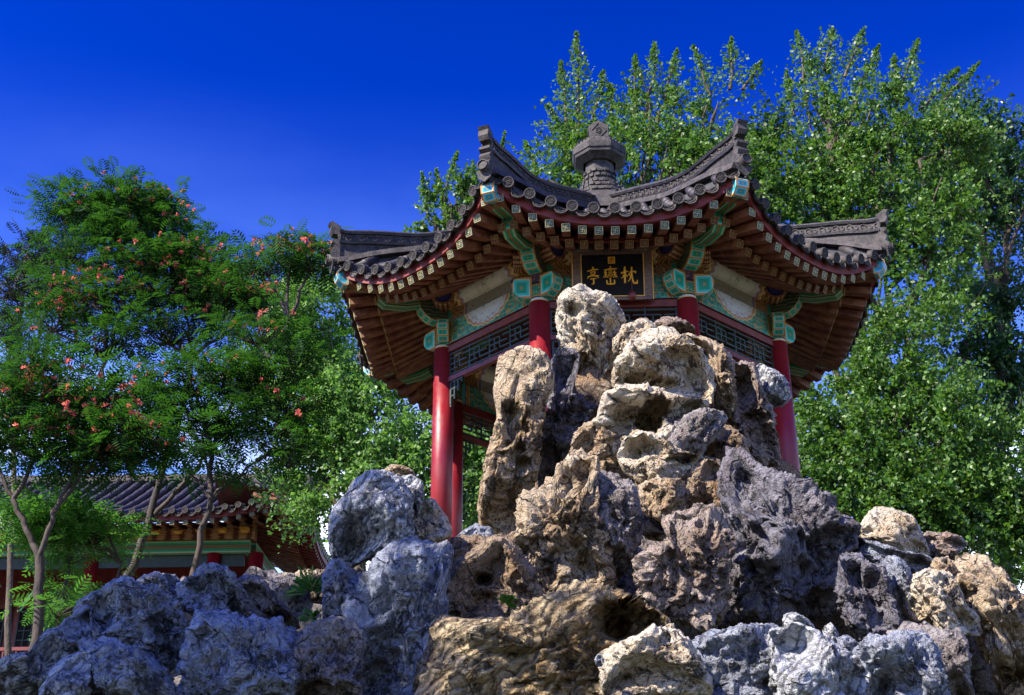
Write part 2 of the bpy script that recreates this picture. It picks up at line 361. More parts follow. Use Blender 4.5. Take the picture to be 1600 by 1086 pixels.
def board_frame():
    t = NT('plaque_frame_paint'); uvc = t.coord('Object', (1, 1, 1))
    w_ = t.wave(uvc, 22, 6, 2, typ='RINGS', dscale=3)
    return t.fin(t.mix(t.rng(w_, .5, .62), (.04, .015, .025), (.22, .13, .09)), .5)
MAT['plaqueframe'] = board_frame()

def rock_mat(name, base, pale, dark, ochre, och=.5, pits=22, pit_amt=1.0, strata=0.0, srot=(0, 0, 0), bs=1.0):
    t = NT(name); v = t.coord('Object')
    dv = t.n.new('ShaderNodeVectorMath'); dv.operation = 'MULTIPLY_ADD'
    nn = t.n.new('ShaderNodeTexNoise'); t.l.new(v, nn.inputs['Vector']); nn.inputs['Scale'].default_value = 5; nn.inputs['Detail'].default_value = 3
    t.l.new(nn.outputs['Color'], dv.inputs[0]); dv.inputs[1].default_value = (.14, .14, .14); t.l.new(v, dv.inputs[2]); vw = dv.outputs[0]
    big = t.noise(v, 2.3, 6, .6); mid = t.noise(vw, 9, 8, .68); fine = t.noise(v, 42, 5, .7)
    c = t.mix(t.rng(mid, .36, .62), base, pale)
    c = t.mix(t.math('MULTIPLY', t.rng(big, .48, .64), och), c, ochre)
    # lichen and soot stains
    st = t.noise(vw, 5.0, 9, .78); c = t.mix(t.math('MULTIPLY', t.rng(st, .515, .59), .85), c, dark)
    fs = t.math('MULTIPLY', t.rng(fine, .58, .72), .75); c = t.mix(fs, c, dark)
    # erosion pits, grouped in patches
    patch = t.rng(t.noise(v, 3.1, 3, .5), .40, .58)
    p1 = t.vor(vw, pits, 'F1'); p2 = t.vor(vw, pits*2.4, 'F1')
    h1 = t.math('MULTIPLY', t.rng(p1, .36, .12), patch); h2 = t.math('MULTIPLY', t.rng(p2, .30, .1), t.rng(big, .40, .58))
    hole = t.math('MULTIPLY', t.math('MAXIMUM', h1, t.math('MULTIPLY', h2, .8)), pit_amt)
    c = t.mix(t.math('MULTIPLY', hole, .75), c, dark)
    # cracks
    ck = t.rng(t.vor(vw, 4.2, 'DISTANCE_TO_EDGE'), .0, .035, 1, 0); ck = t.math('MULTIPLY', ck, t.rng(mid, .45, .55)); c = t.mix(t.math('MULTIPLY', ck, .8), c, dark)
    h = t.math('ADD', t.math('MULTIPLY', mid, 1.0), t.math('MULTIPLY', fine, .30))
    h = t.math('SUBTRACT', h, t.math('MULTIPLY', hole, .65)); h = t.math('SUBTRACT', h, t.math('MULTIPLY', ck, .6))
    rid = t.math('ABSOLUTE', t.math('SUBTRACT', t.noise(vw, 13, 6, .6), .5)); h = t.math('ADD', h, t.math('MULTIPLY', rid, 1.3))
    if strata:
        sv_ = t.coord('Object', (1, 1, 1), rot=srot); sw = t.wave(sv_, 5, 9, 6, 'Z', 1.1)
        h = t.math('ADD', h, t.math('MULTIPLY', sw, strata)); c = t.mix(t.math('MULTIPLY', t.rng(sw, .35, .1), .6), c, dark)
    return t.fin(c, t.rng(mid, .3, .7, .62, .9), t.bump(h, bs, .085), spec=.3)
MAT['rk_tan'] = rock_mat('tan_lake_rock', (.37, .27, .17), (.64, .53, .39), (.035, .025, .02), (.44, .23, .08), .45)
MAT['rk_pale'] = rock_mat('pale_cream_lake_rock', (.54, .45, .33), (.80, .73, .61), (.04, .03, .024), (.50, .30, .12), .5, 26)
MAT['rk_brown'] = rock_mat('brown_lake_rock', (.26, .18, .12), (.46, .36, .26), (.028, .02, .017), (.36, .19, .08), .55, 20)
MAT['rk_grey'] = rock_mat('grey_pitted_rock', (.20, .18, .19), (.42, .38, .37), (.03, .027, .032), (.27, .18, .13), .35, 20, 1.0)
MAT['rk_dark'] = rock_mat('dark_shade_rock', (.10, .095, .115), (.29, .28, .33), (.015, .014, .018), (.16, .10, .07), .3, 18, 1.1)  # dark rock; the wedge's blue-black shade is put into this colour
MAT['rk_shade_blue'] = rock_mat('grey_rock_shade_blue', (.20, .225, .295), (.46, .50, .60), (.022, .026, .04), (.30, .25, .24), .25, 24, .8)  # grey rock with the blue of sky-lit shade mixed into its colour
MAT['rk_white'] = rock_mat('white_grey_rock', (.44, .47, .52), (.74, .76, .80), (.045, .05, .07), (.42, .36, .30), .3, 30, .6, .25, (.3, .9, 0))  # white-grey rock; base tinted faintly blue for the skylit shade it lies in
MAT['rk_strata'] = rock_mat('layered_tan_rock', (.36, .26, .14), (.62, .50, .32), (.035, .026, .018), (.38, .20, .05), .7, 16, .9, .55, (0, .62, 0))
MAT['rk_porous'] = rock_mat('porous_dark_rock', (.25, .19, .165), (.50, .42, .37), (.022, .018, .018), (.34, .20, .12), .5, 15, 1.2)
def ground_mat():
    t = NT('earth_and_grass'); v = t.coord('Object'); n = t.noise(v, .8, 8, .65); n2 = t.noise(v, 9, 6, .7)
    c = t.mix(t.rng(n, .4, .6), (.09, .07, .045), (.04, .075, .02)); return t.fin(t.mix(t.rng(n2, .4, .7), c, (.03, .03, .02)), .95, t.bump(n2, .8, .05))
MAT['ground'] = ground_mat()
def leaf_mat(name, cols, transl, rough=.38, tr=.35, spec=.5):
    t = NT(name); g = t.n.new('ShaderNodeNewGeometry')
    k = len(cols); c = t.ramp(g.outputs['Random Per Island'], [(i/(k-1) if k > 1 else 0, cc) for i, cc in enumerate(cols)])
    big = t.noise(t.coord('Object'), .8, 3, .5); c = t.mix(t.math('MULTIPLY', t.rng(big, .4, .65), .5), c, cols[0])
    t.fin(c, rough, spec=spec)
    tl = t.n.new('ShaderNodeBsdfTranslucent'); tl.inputs[0].default_value = (*transl, 1)
    ms = t.n.new('ShaderNodeMixShader'); ms.inputs[0].default_value = tr
    t.l.new(t.b.outputs[0], ms.inputs[1]); t.l.new(tl.outputs[0], ms.inputs[2]); t.l.new(ms.outputs[0], t.out.inputs[0]); return t.mat
MAT['leaf_poplar'] = leaf_mat('glossy_poplar_leaf', [(.014, .055, .008), (.045, .125, .016), (.10, .21, .04), (.24, .36, .15)], (.13, .28, .02), .42, .36, .3)
MAT['leaf_pale'] = leaf_mat('pale_poplar_leaf', [(.05, .14, .02), (.10, .22, .05), (.18, .32, .10), (.26, .38, .18)], (.20, .42, .06), .4, .4, .3)
MAT['leaf_far'] = leaf_mat('dark_tree_leaf', [(.012, .05, .014), (.03, .09, .018), (.055, .13, .03)], (.05, .16, .02), .42, .25)
MAT['leaf_silk'] = leaf_mat('silk_tree_leaflet', [(.008, .034, .010), (.015, .056, .012), (.032, .09, .02)], (.05, .17, .015), .6, .35, .12)
MAT['leaf_bush'] = leaf_mat('bright_bush_leaf', [(.02, .08, .010), (.04, .14, .018), (.09, .22, .04)], (.10, .30, .03), .4, .45)
MAT['flower'] = leaf_mat('pink_silk_flower', [(.60, .10, .09), (.75, .20, .16), (.85, .36, .30)], (.8, .25, .2), .8, .35, .1)
MAT['pine'] = leaf_mat('dark_pine_needle', [(.010, .022, .012), (.02, .035, .02)], (.02, .04, .01), .6, .15)

# ------------------------------------------------------------ ground
def smooth(a, b, x):
    t = np.clip((x-a)/(b-a), 0, 1); return t*t*(3-2*t)
def ground_z(x, y):
    x = np.asarray(x, float); y = np.asarray(y, float)
    z = -1.6+smooth(-10.2, -6.0, y)*2.9+smooth(-6.0, 8.0, y)*3.3
    hill = 2.0*np.exp(-((x-.3)/3.0)**2)*smooth(-6.5, -2.6, y)*(1-smooth(2.5, 6, y))
    z = z+hill*1.0
    return z+.12*np.sin(x*.9+1)*np.cos(y*.7)*smooth(-9, -5, y)
def build_ground():
    xs = np.concatenate([[-3000, -800, -200, -80], np.arange(-40, 40.1, .8), [80, 200, 800, 3000]])
    ys = np.concatenate([[-3000, -800, -200, -60, -30, -20], np.arange(-16, 40.1, .8), [60, 120, 300, 1000, 4000]])
    X, Y = np.meshgrid(xs, ys); Z = ground_z(X, Y)
    V = np.stack([X, Y, Z], -1).reshape(-1, 3); nx, ny = len(xs), len(ys)
    F = [(j*nx+i, j*nx+i+1, (j+1)*nx+i+1, (j+1)*nx+i) for j in range(ny-1) for i in range(nx-1)]
    me = bpy.data.meshes.new('ground'); me.from_pydata(V.tolist(), [], F); me.materials.append(MAT['ground'])
    me.polygons.foreach_set('use_smooth', [True]*len(F))
    tag(put('ground', me), 'sloping earth and grass ground under the rockery and trees', kind='structure')
build_ground()

# ------------------------------------------------------------ the octagonal pavilion
ZB = 3.9; T8 = math.tan(R(22.5)); C8 = math.cos(R(22.5))
OFF = (0, 0, ZB)
pav = empty('octagonal_pavilion', OFF, 'octagonal Chinese pavilion with upturned grey tiled eaves and red columns on the rockery', 'pavilion')
RC = 2.2; AC = RC*C8; WC = RC*math.sin(R(22.5))     # column ring
WE = 3.30*T8
def ap(q): return 3.13+.17*abs(q)**3
def lift(q): return .43*abs(q)**2.4
SK = [0, .117, .326, .56, .72, .84, .93, 1.0, 1.1]
ZM = [9.38, 9.12, 8.70, 8.18, 7.85, 7.64, 7.51, 7.43, 7.33]      # middle of each side, apex to eave
ZH = [9.38, 9.17, 8.83, 8.44, 8.25, 8.12, 8.00, 7.87, 7.72]      # along the hips
def zroof(s, q):
    a = float(np.interp(s, SK, ZM)); return a+(float(np.interp(s, SK, ZH))-a)*abs(q)**2.4
def roofp(s, q, dz=0): return (q*s*WE, -s*ap(q), zroof(s, q)+dz)
def F8(name, me, skip=()):
    out = []
    for k in range(8):
        if k not in skip: out.append(put(name, me, pav, rot=(0, 0, R(45*k))))
    return out
def V8(name, me):
    return [put(name, me, pav, rot=(0, 0, R(45*k+22.5))) for k in range(8)]
# stone platform with steps of stone blocks
m = MB()
for k in range(8):
    a0, a1 = R(45*k-22.5), R(45*k+22.5)
m.lathe([(0, 3.9), (2.75, 3.9), (2.8, 3.88), (2.8, 3.72), (2.68, 3.70), (2.68, 2.4)], 8, R(22.5))
m.build('stone_platform', MAT['stone'], pav, OFF)
# columns
m = MB(); m.tube([(0, -RC, 4.02), (0, -RC, 5.5), (0, -RC, 6.93)], [.128, .126, .122], 28); me_col = m.mesh('column', MAT['column'], OFF)
m = MB(); m.tube([(0, 0, 6.93), (0, 0, 6.96), (0, 0, 7.30)], [.127, .108, .106], 24); me_collar = m.mesh('painted_collar', MAT['collar'], OFF)
m = MB(); m.lathe([(.0, 4.06), (.15, 4.06), (.19, 4.01), (.20, 3.95), (.22, 3.9)], 20, 0, (0, -RC, 0), sm=True); me_base = m.mesh('column_base', MAT['stone'], OFF)
for k in range(8):
    a = R(45*k+22.5)
    c = put('column', me_col, pav, rot=(0, 0, a))
    put('painted_collar', me_collar, c, loc=(0, -RC, 0)); put('column_base', me_base, c)
# face parts: tie beam, rails, lattice, purlin
def along(z0, z1, y0, y1, half, m_, nu=1):
    m = MB(); b = m.add([(-half, y0, z0), (half, y0, z0), (half, y0, z1), (-half, y0, z1), (-half, y1, z0), (half, y1, z0), (half, y1, z1), (-half, y1, z1)])
    m.face([b, b+1, b+2, b+3]); m.face([b+5, b+4, b+7, b+6]); m.face([b+3, b+2, b+6, b+7], m=1); m.face([b+4, b+5, b+1, b], m=1)
    m.face([b+4, b, b+3, b+7], m=1); m.face([b+1, b+5, b+6, b+2], m=1); return m
tie = along(6.955, 7.255, -AC-.055, -AC+.055, WC-.07, None).mesh('tie_beam', [MAT['tie'], MAT['darkred']], OFF)
F8('tie_beam', tie)
padb = along(7.257, 7.43, -AC-.025, -AC+.025, WC-.06, None).mesh('cushion_board', [MAT['cushion'], MAT['darkred']], OFF); F8('cushion_board', padb)
m = MB(); m.box((0, -AC, 6.905), (WC-.10, .035, .042)); F8('upper_rail', m.mesh('upper_rail', MAT['darkred'], OFF))
m = MB(); m.box((0, -AC, 6.50), (WC-.10, .03, .03)); F8('lower_rail', m.mesh('lower_rail', MAT['darkred'], OFF))
def lattice_mesh():
    m = MB(); x0, x1, z0, z1 = -(WC-.13), WC-.13, 6.53, 6.862; t = .017; y = -AC
    def hb(a, b, z): m.box(((a+b)/2, y, z), ((b-a)/2, .013, t/2))
    def vb(x, a, b): m.box((x, y, (a+b)/2), (t/2, .012, (b-a)/2))
    H = z1-z0; W = x1-x0
    for i in range(9):
        x = x0+W*i/8
        vb(x, z0 if i % 2 == 0 else z0+H*.28, z1 if i % 2 == 0 else z1-H*.28)
    n = 8
    for i in range(n):
        a, b = x0+W*i/n, x0+W*(i+1)/n
        if i % 2: hb(a, b, z0+H*.28); hb(a+.04, b, z0+H*.72); hb(a, b-.05, z0+H*.5)
        else: hb(a, b, z0+H*.72); hb(a, b-.04, z0+H*.28); vb((a+b)/2, z0+H*.28, z0+H*.72); hb(a, b, z0+H*.5)
    hb(x0, x1, z1-.03); hb(x0, x1, z0+.03); return m
F8('frieze_lattice', lattice_mesh().mesh('frieze_lattice', MAT['lattice'], OFF))
for sx in (-1, 1):          # fret brackets under the frieze beside each column
    m = MB(); x0 = sx*(WC-.13)
    m.box((x0-sx*.012, -AC, 6.33), (.009, .0128, .15)); m.box((x0-sx*.12, -AC, 6.462), (.12, .0128, .009))
    for i in range(4): m.box((x0-sx*(.02+i*.065), -AC, 6.46-(3-i)*.045), (.009, .012, (4-i)*.048))
    for i in range(4): m.box((x0-sx*(.02+(3-i)*.033), -AC, 6.455-i*.09), (.012+(3-i)*.033, .0125, .009))
    F8('corner_bracket', m.mesh('corner_bracket', MAT['lattice'], OFF))
# purlins with painted bodies, beaded ends, dark blue discs
PZ = 7.555; PR = .135; EXT = .30
def purlin_mesh():
    m = MB(); n = 24; half = WC-.04; N = 10
    rings = []
    for i in range(N+1):
        x = -half+2*half*i/N
        rings.append(m.add([(x, -AC+PR*math.sin(t*2*math.pi/n), PZ-PR*math.cos(t*2*math.pi/n)) for t in range(n)]))
    for i in range(N):
        for t in range(n):
            u = (t+1) % n; m.face([rings[i]+t, rings[i]+u, rings[i+1]+u, rings[i+1]+t], [(i/N, t/n), (i/N, (t+1)/n), ((i+1)/N, (t+1)/n), ((i+1)/N, t/n)], sm=True)
    return m
purl = F8('purlin', purlin_mesh().mesh('purlin', MAT['purlin'], OFF))
m = MB(); m.tube([(-WC+.04, -AC, PZ), (-WC-EXT+.02, -AC, PZ), (-WC-EXT, -AC, PZ)], [PR+.004, PR+.004, PR-.004], 24, 0, True, True, 1); pe1 = m.mesh('purlin_end', [MAT['bead'], MAT['disc']], OFF)
m = MB(); m.tube([(WC-.04, -AC, PZ), (WC+EXT-.02, -AC, PZ), (WC+EXT, -AC, PZ)], [PR+.002, PR+.002, PR-.006], 24, 0, True, True, 1); pe2 = m.mesh('purlin_end', [MAT['bead'], MAT['disc']], OFF)
for p in purl: put('purlin_end', pe1, p); put('purlin_end', pe2, p)
# fist shaped tie beam ends on both sides of every column
FIST = [(0, 6.98), (.09, 6.975), (.17, 7.02), (.225, 7.09), (.235, 7.16), (.19, 7.235), (.09, 7.25), (0, 7.25)]
for sx in (-1, 1):
    m = MB(); m.prism([(p[0], p[1]) for p in FIST][::(1 if sx > 0 else -1)], (sx*(WC+.085), -AC, 0), (sx, 0, 0), (0, 0, 1), (0, 1, 0), .15)
    F8('tie_beam_end', m.mesh('tie_beam_end', MAT['cap'], OFF))
# radial beam heads over the columns
HEAD = [(0, 7.29), (.12, 7.285), (.22, 7.30), (.30, 7.35), (.36, 7.43), (.38, 7.52), (.34, 7.60), (0, 7.62)]
m = MB(); m.prism(HEAD, (0, -RC+.02, 0), (0, -1, 0), (0, 0, 1), (1, 0, 0), .19, 0, 1); V8('beam_head', m.mesh('beam_head', [MAT['scroll'], MAT['cap']], OFF))
# rafters (two layers), spread towards the corners
NRAF = 15
def g_in(q, k): return math.copysign(1-(1-abs(q))**k, q)
def end_mesh(name, a, b, sz):
    m = MB(); h = sz/2; m.box((0, 0, 0), (h, .004, h), m=0); t = sz*.045; y = -.006
    def L(x0, z0, x1, z1): m.box(((x0+x1)/2*sz, y, (z0+z1)/2*sz), (abs(x1-x0)/2*sz+t/2, .003, abs(z1-z0)/2*sz+t/2), m=1)
    o = .44; L(-o, -o, o, -o); L(-o, o, o, o); L(-o, -o, -o, o); L(o, -o, o, o)
    i = .24; L(-i, 0, i, 0); L(0, -i, 0, i); L(-i, 0, -i, i); L(i, 0, i, -i); L(0, i, i, i); L(-i, -i, 0, -i)
    return m.mesh(name, [a, b])
RS = .094
me_fend = end_mesh('rafter_end_panel', MAT['endteal'], MAT['endgold'], RS); me_lend = end_mesh('rafter_end_panel', MAT['endbrown'], MAT['enddim'], RS)
def rafter_geo(q, layer):
    if layer == 'fly':
        o = Vector((q*WE*.985, -ap(q)+.03, 7.262+lift(q))); s2 = 2.55/3.13
        qi = g_in(q, 1/s2*1.0); i_ = Vector((qi*WE*s2, -2.55, 7.262+lift(q)*.62+.215))
    else:
        s1 = (2.78+.10*abs(q)**3)/3.13
        o = Vector((g_in(q, 1.08)*WE*.86, -(2.78+.10*abs(q)**3), 7.27+lift(q)*.66)); i_ = Vector((g_in(q, WE/(AC*T8)*.98)*AC*T8*.93, -1.93, 7.735))
    return o, i_
for layer in ('fly', 'low'):
    for j in range(NRAF):
        q = (-NRAF+1+2*j)/(NRAF-1)*.925
        o, i_ = rafter_geo(q, layer)
        m = MB(); m.bar(i_, o, RS, RS)
        mr = m.mesh('rafter', MAT['rafter'], OFF); d = (o-i_).normalized()
        e = o+d*.005-Vector(OFF)
        rx = Matrix.Rotation(0, 3, 'X')
        yv = -d; xv = Vector((0, 0, 1)).cross(yv).normalized()*1; zv = xv.cross(yv).normalized()
        er_ = Matrix((xv, yv, zv)).transposed().to_euler()
        for k in range(8):
            r_ = put('flying_rafter' if layer == 'fly' else 'eave_rafter', mr, pav, rot=(0, 0, R(45*k)))
            put('rafter_end_panel', me_fend if layer == 'fly' else me_lend, r_, loc=e, rot=er_)
# boards above the rafters, small fascias, the red eave fascia
m = MB()
def bd(u, v):
    q = u*2-1; oo, ii = rafter_geo(q*.98, 'fly'); p = ii.lerp(oo, v); return (p.x*(1.02 if abs(q) > .9 else 1.0), p.y, p.z+.052)
def bd2(u, v):
    q = u*2-1; oo, ii = rafter_geo(q*.98, 'low'); p = ii.lerp(oo, v); return (p.x*1.0, p.y, p.z+.052)
m.grid(bd, 30, 3); m.grid(bd2, 30, 4); F8('eave_board', m.mesh('eave_board', MAT['board'], OFF))
def strip(fn, n, ht, th, mat, name):
    m = MB(); P = [Vector(fn(-1+2*i/n)) for i in range(n+1)]; b = []
    for p in P: b.append(m.add([p+Vector((0, 0, -ht/2)), p+Vector((0, 0, ht/2)), p+Vector((0, th, ht/2)), p+Vector((0, th, -ht/2))]))
    for i in range(n):
        for a in range(4):
            c = (a+1) % 4; m.face([b[i]+a, b[i+1]+a, b[i+1]+c, b[i]+c], sm=False)
    return m.mesh(name, mat, OFF)
F8('eave_fascia', strip(lambda q: (q*WE*1.0, -ap(q)-.012, 7.378+lift(q)), 28, .125, .05, MAT['fascia'], 'eave_fascia'))
def lowf(q):
    o, i_ = rafter_geo(q*.95, 'low'); return (o.x*1.03, o.y+.03, o.z+.085)
F8('inner_fascia', strip(lowf, 24, .05, .04, MAT['fascia'], 'inner_fascia'))
# inner ceiling boards that close the roof from below
m = MB(); m.grid(lambda u, v: ((u*2-1)*(1-v)*(AC*T8), -(1-v)*AC, 7.74+v*1.35), 6, 6); F8('inner_ceiling', m.mesh('inner_ceiling', MAT['board'], OFF))
# roof bed, tile rolls with end discs, drip tiles
m = MB(); m.grid(lambda u, v: roofp(.06+.94*v, u*2-1), 26, 12); m.grid(lambda u, v: roofp(.06+.93*(1-v), u*2-1, -.03), 26, 12); F8('roof_bed', m.mesh('roof_bed', MAT['grout'], OFF))
NT_ = 11; SP = 2*WE/(NT_+.9)
m = MB()      # moulded round tile end: rim, field, petals
DP = [(.062, .06), (.066, .0), (.0655, -.010), (.061, -.016), (.053, -.015), (.049, -.008), (.036, -.006), (.034, -.011), (.030, -.011), (.028, -.006), (.002, -.006)]
def dfn(u, v):
    r_, y_ = DP[min(len(DP)-1, int(round(v*(len(DP)-1))))]; return (r_*math.cos(-u*2*math.pi), y_, r_*math.sin(-u*2*math.pi))
m.grid(dfn, 20, len(DP)-1, sm=False)
for i in range(6):
    a = i*math.pi/3; m.box((math.cos(a)*.018, -.009, math.sin(a)*.018), (.010, .005, .0045), Matrix.Rotation(-a, 3, 'Y'))
for i in range(12):
    a = i*math.pi/6; m.box((math.cos(a)*.042, -.009, math.sin(a)*.042), (.0045, .004, .0035), Matrix.Rotation(-a, 3, 'Y'))
me_end = m.mesh('tile_end_disc', MAT['ridge'])
m = MB()      # drip tile: sagging plate with rim
n = 12; hw = SP*.5-.022
top = [(-hw+2*hw*i/n, .012-.05*(1-(2*i/n-1)**2)) for i in range(n+1)]; bot = [(-hw+2*hw*i/n, -.010-.100*(1-abs(2*i/n-1)**2.4)) for i in range(n+1)]
for i in range(n):
    for y_, dz in ((0, 0),):
        b = m.add([(top[i][0], 0, top[i][1]), (bot[i][0], -.02, bot[i][1]), (bot[i+1][0], -.02, bot[i+1][1]), (top[i+1][0], 0, top[i+1][1]),
                   (top[i][0], .014, top[i][1]), (bot[i][0], -.004, bot[i][1]), (bot[i+1][0], -.004, bot[i+1][1]), (top[i+1][0], .014, top[i+1][1])])
        for f in ((0, 1, 2, 3), (7, 6, 5, 4), (0, 3, 7, 4), (1, 5, 6, 2)): m.face([b+k for k in f])
m.tube([(x, -.022, z+.004) for x, z in bot], .006, 5); m.tube([(x, -.004, z) for x, z in top], .005, 5)
m.tube([(hw*.55*math.cos(a), -.016, -.052+.022*math.sin(a)) for a in np.linspace(0, math.pi*2, 9)], .004, 4)
m.grid(lambda u, v: (-hw+2*hw*u, .3*v, .012-.05*(1-(2*u-1)**2)+.10*v), 8, 2)
me_drip = m.mesh('drip_tile', MAT['ridge'])
for j in range(NT_):
    x = (j-(NT_-1)/2)*SP; q1 = x/WE; s0 = min(.97, abs(q1)+.045) if abs(q1) > .05 else .09
    m = MB(); pts = []; rad = []
    N = 30; nt = max(2, int(round((1-s0)*3.3/.27)))
    ss = []
    for t in range(nt):
        a = s0+(1.012-s0)*t/nt; b = s0+(1.012-s0)*(t+1)/nt
        ss += [(a, .050), (a+(b-a)*.92, .056), (b-(b-a)*.02, .060)]
    for s_, r_ in ss:
        q = max(-1, min(1, x/(s_*WE))); p = roofp(s_, q, .035); pts.append((x, p[1], p[2])); rad.append(r_)
    m.tube(pts, rad, 10)
    mt = m.mesh('tile_roll', MAT['tile'], OFF)
    e = Vector((x, -ap(q1)*1.012-.055, zroof(1.0, q1)+.045))-Vector(OFF)
    for k in range(8):
        t_ = put('tile_roll', mt, pav, rot=(0, 0, R(45*k)))
        put('tile_end_disc', me_end, t_, loc=e, rot=(R(14), 0, 0))
for j in range(NT_+1):
    x = (j-NT_/2)*SP; q1 = x/WE; sl = math.atan((lift(min(1, abs(q1)+.05))-lift(abs(q1)-.05))/(.1*WE))*(1 if q1 > 0 else -1)
    e = Vector((x, -ap(q1)-.055, zroof(1.0, q1)+.035))-Vector(OFF)
    for k in range(8):
        a = R(45*k); rr = Matrix.Rotation(a, 3, 'Z')
        put('drip_tile', me_drip, pav, loc=rr @ e, rot=(rr @ Matrix.Rotation(-sl, 3, 'Y') @ Matrix.Rotation(R(-6), 3, 'X')).to_euler())
# hip ridges, in the plane of every corner (built towards -Y)
def hipz(r):
    return sum(zroof(min(1.0, max(0, (r+d)*C8/3.30)), 1.0) for d in (-.16, -.08, 0, .08, .16))/5
RR = [.30+i*(3.60-.30)/26 for i in range(27)]
def hh(r): return .26+.22*max(0, (r-2.5)/1.1)**1.3
def ribbon(y0f, y1f, w0, w1, mat_i, m, rs=RR):
    b = []
    for r in rs: b.append(m.add([(-w0/2, -r, y0f(r)), (w0/2, -r, y0f(r)), (w1/2, -r, y1f(r)), (-w1/2, -r, y1f(r))]))
    for i in range(len(rs)-1):
        for a in range(4):
            c = (a+1) % 4; m.face([b[i]+a, b[i]+c, b[i+1]+c, b[i+1]+a], m=mat_i)
    m.face([b[0]+3, b[0]+2, b[0]+1, b[0]], m=mat_i); m.face([b[-1], b[-1]+1, b[-1]+2, b[-1]+3], m=mat_i)
HT = lambda r: hipz(r)+hh(r)
m = MB(); ribbon(lambda r: hipz(r)-.03, lambda r: hipz(r)+.05, .24, .19, 0, m); ribbon(lambda r: hipz(r)+.05, lambda r: HT(r)-.05, .10, .10, 0, m)
rid = V8('hip_ridge', m.mesh('hip_ridge', MAT['ridge'], OFF))
m = MB(); ribbon(lambda r: HT(r)-.215, lambda r: HT(r)-.185, .15, .17, 0, m); ribbon(lambda r: HT(r)-.075, lambda r: HT(r)-.045, .14, .17, 0, m)
m.tube([(0, -r, HT(r)-.03) for r in [.22]+RR[1:]+[3.66]], [.042]*26+[.046, .045], 12)
me_cap = m.mesh('ridge_cap', MAT['tile'], OFF)
m = MB()       # scrollwork relief between the mouldings, both sides
for sx in (-1, 1):
    for i in range(36):
        r = .75+i*.083
        if r > 3.58: break
        zc_ = HT(r)-.13; ph = i*math.pi
        pts = []
        for a in range(9):
            th = ph+a*.62; rr_ = .045*(1-a*.085); pts.append((sx*.054, -(r+rr_*math.cos(th)), zc_+rr_*math.sin(th)))
        m.tube(pts, [.011-.0007*a for a in range(9)], 5, sm=False)
me_scr = m.mesh('carved_scrollwork', MAT['ridge'], OFF)
m = MB()       # block that ends the ridge
m.prism([(0, -.10), (.10, -.10), (.13, -.05), (.12, .02), (.15, .055), (.11, .075), (.05, .045), (0, .02)], (0, -3.58, HT(3.6)-.0), (0, -1, 0), (0, 0, 1), (1, 0, 0), .12)
m.prism([(0, -.46), (.09, -.46), (.12, -.40), (.07, -.35), (.10, -.30), (.06, -.24), (.10, -.21), (.10, -.18), (.03, -.17), (.03, -.08), (0, -.08)], (0, -3.58, HT(3.6)), (0, -1, 0), (0, 0, 1), (1, 0, 0), .13)
me_horn = m.mesh('ridge_horn', MAT['ridge'], OFF)
for r_ in rid:
    put('ridge_cap', me_cap, r_); put('carved_scrollwork', me_scr, r_); put('ridge_horn', me_horn, r_)
# hip rafters (painted corner beams)
m = MB()
def beam_path(pts, wd, ht, m, capm=1):
    n = len(pts); b = []
    for (r, z) in pts: b.append(m.add([(-wd/2, -r, z-ht/2), (wd/2, -r, z-ht/2), (wd/2, -r, z+ht/2), (-wd/2, -r, z+ht/2)]))
    L = 0
    for i in range(n-1):
        l = math.hypot(pts[i+1][0]-pts[i][0], pts[i+1][1]-pts[i][1])
        for a in range(4):
            c = (a+1) % 4; m.face([b[i]+a, b[i]+c, b[i+1]+c, b[i+1]+a], [(L, 0), (L, 1), (L+l, 1), (L+l, 0)], m=0)
        L += l
    m.face([b[0]+3, b[0]+2, b[0]+1, b[0]], m=capm); m.face([b[-1], b[-1]+1, b[-1]+2, b[-1]+3], m=capm)
beam_path([(1.7, 7.86), (2.2, 7.70), (2.7, 7.52), (2.98, 7.50), (3.06, 7.56)], .155, .20, m)
V8('hip_rafter', m.mesh('hip_rafter', [MAT['beam'], MAT['cap']], OFF))
m = MB(); beam_path([(2.5, 7.80), (2.9, 7.71), (3.3, 7.66), (3.50, 7.68)], .145, .155, m); V8('flying_hip_rafter', m.mesh('flying_hip_rafter', [MAT['beam'], MAT['cap']], OFF))
m = MB(); m.prism([(0, -.085), (.05, -.09), (.13, -.02), (.15, .06), (.12, .11), (0, .10)], (0, -3.46, 7.665), (0, -1, 0), (0, 0, 1), (1, 0, 0), .16, 0, 0); V8('hip_rafter_tip', m.mesh('hip_rafter_tip', MAT['capb'], OFF))
# small corner ridge tile above the tip
m = MB(); m.tube([(0, -3.30, 7.98), (0, -3.56, 7.93), (0, -3.72, 7.925)], [.07, .07, .066], 16); m.prism([(-.10, .03), (.10, .03), (.07, -.07), (0, -.12), (-.07, -.07)], (0, -3.66, 7.86), (1, 0, 0), (0, 0, 1), (0, 1, 0), .02)
m.tube([(0.058*math.cos(a), -3.727, 7.925+.058*math.sin(a)) for a in np.linspace(0, 2*math.pi, 15)], .008, 5)
V8('corner_tile', m.mesh('corner_tile', MAT['ridge'], OFF))
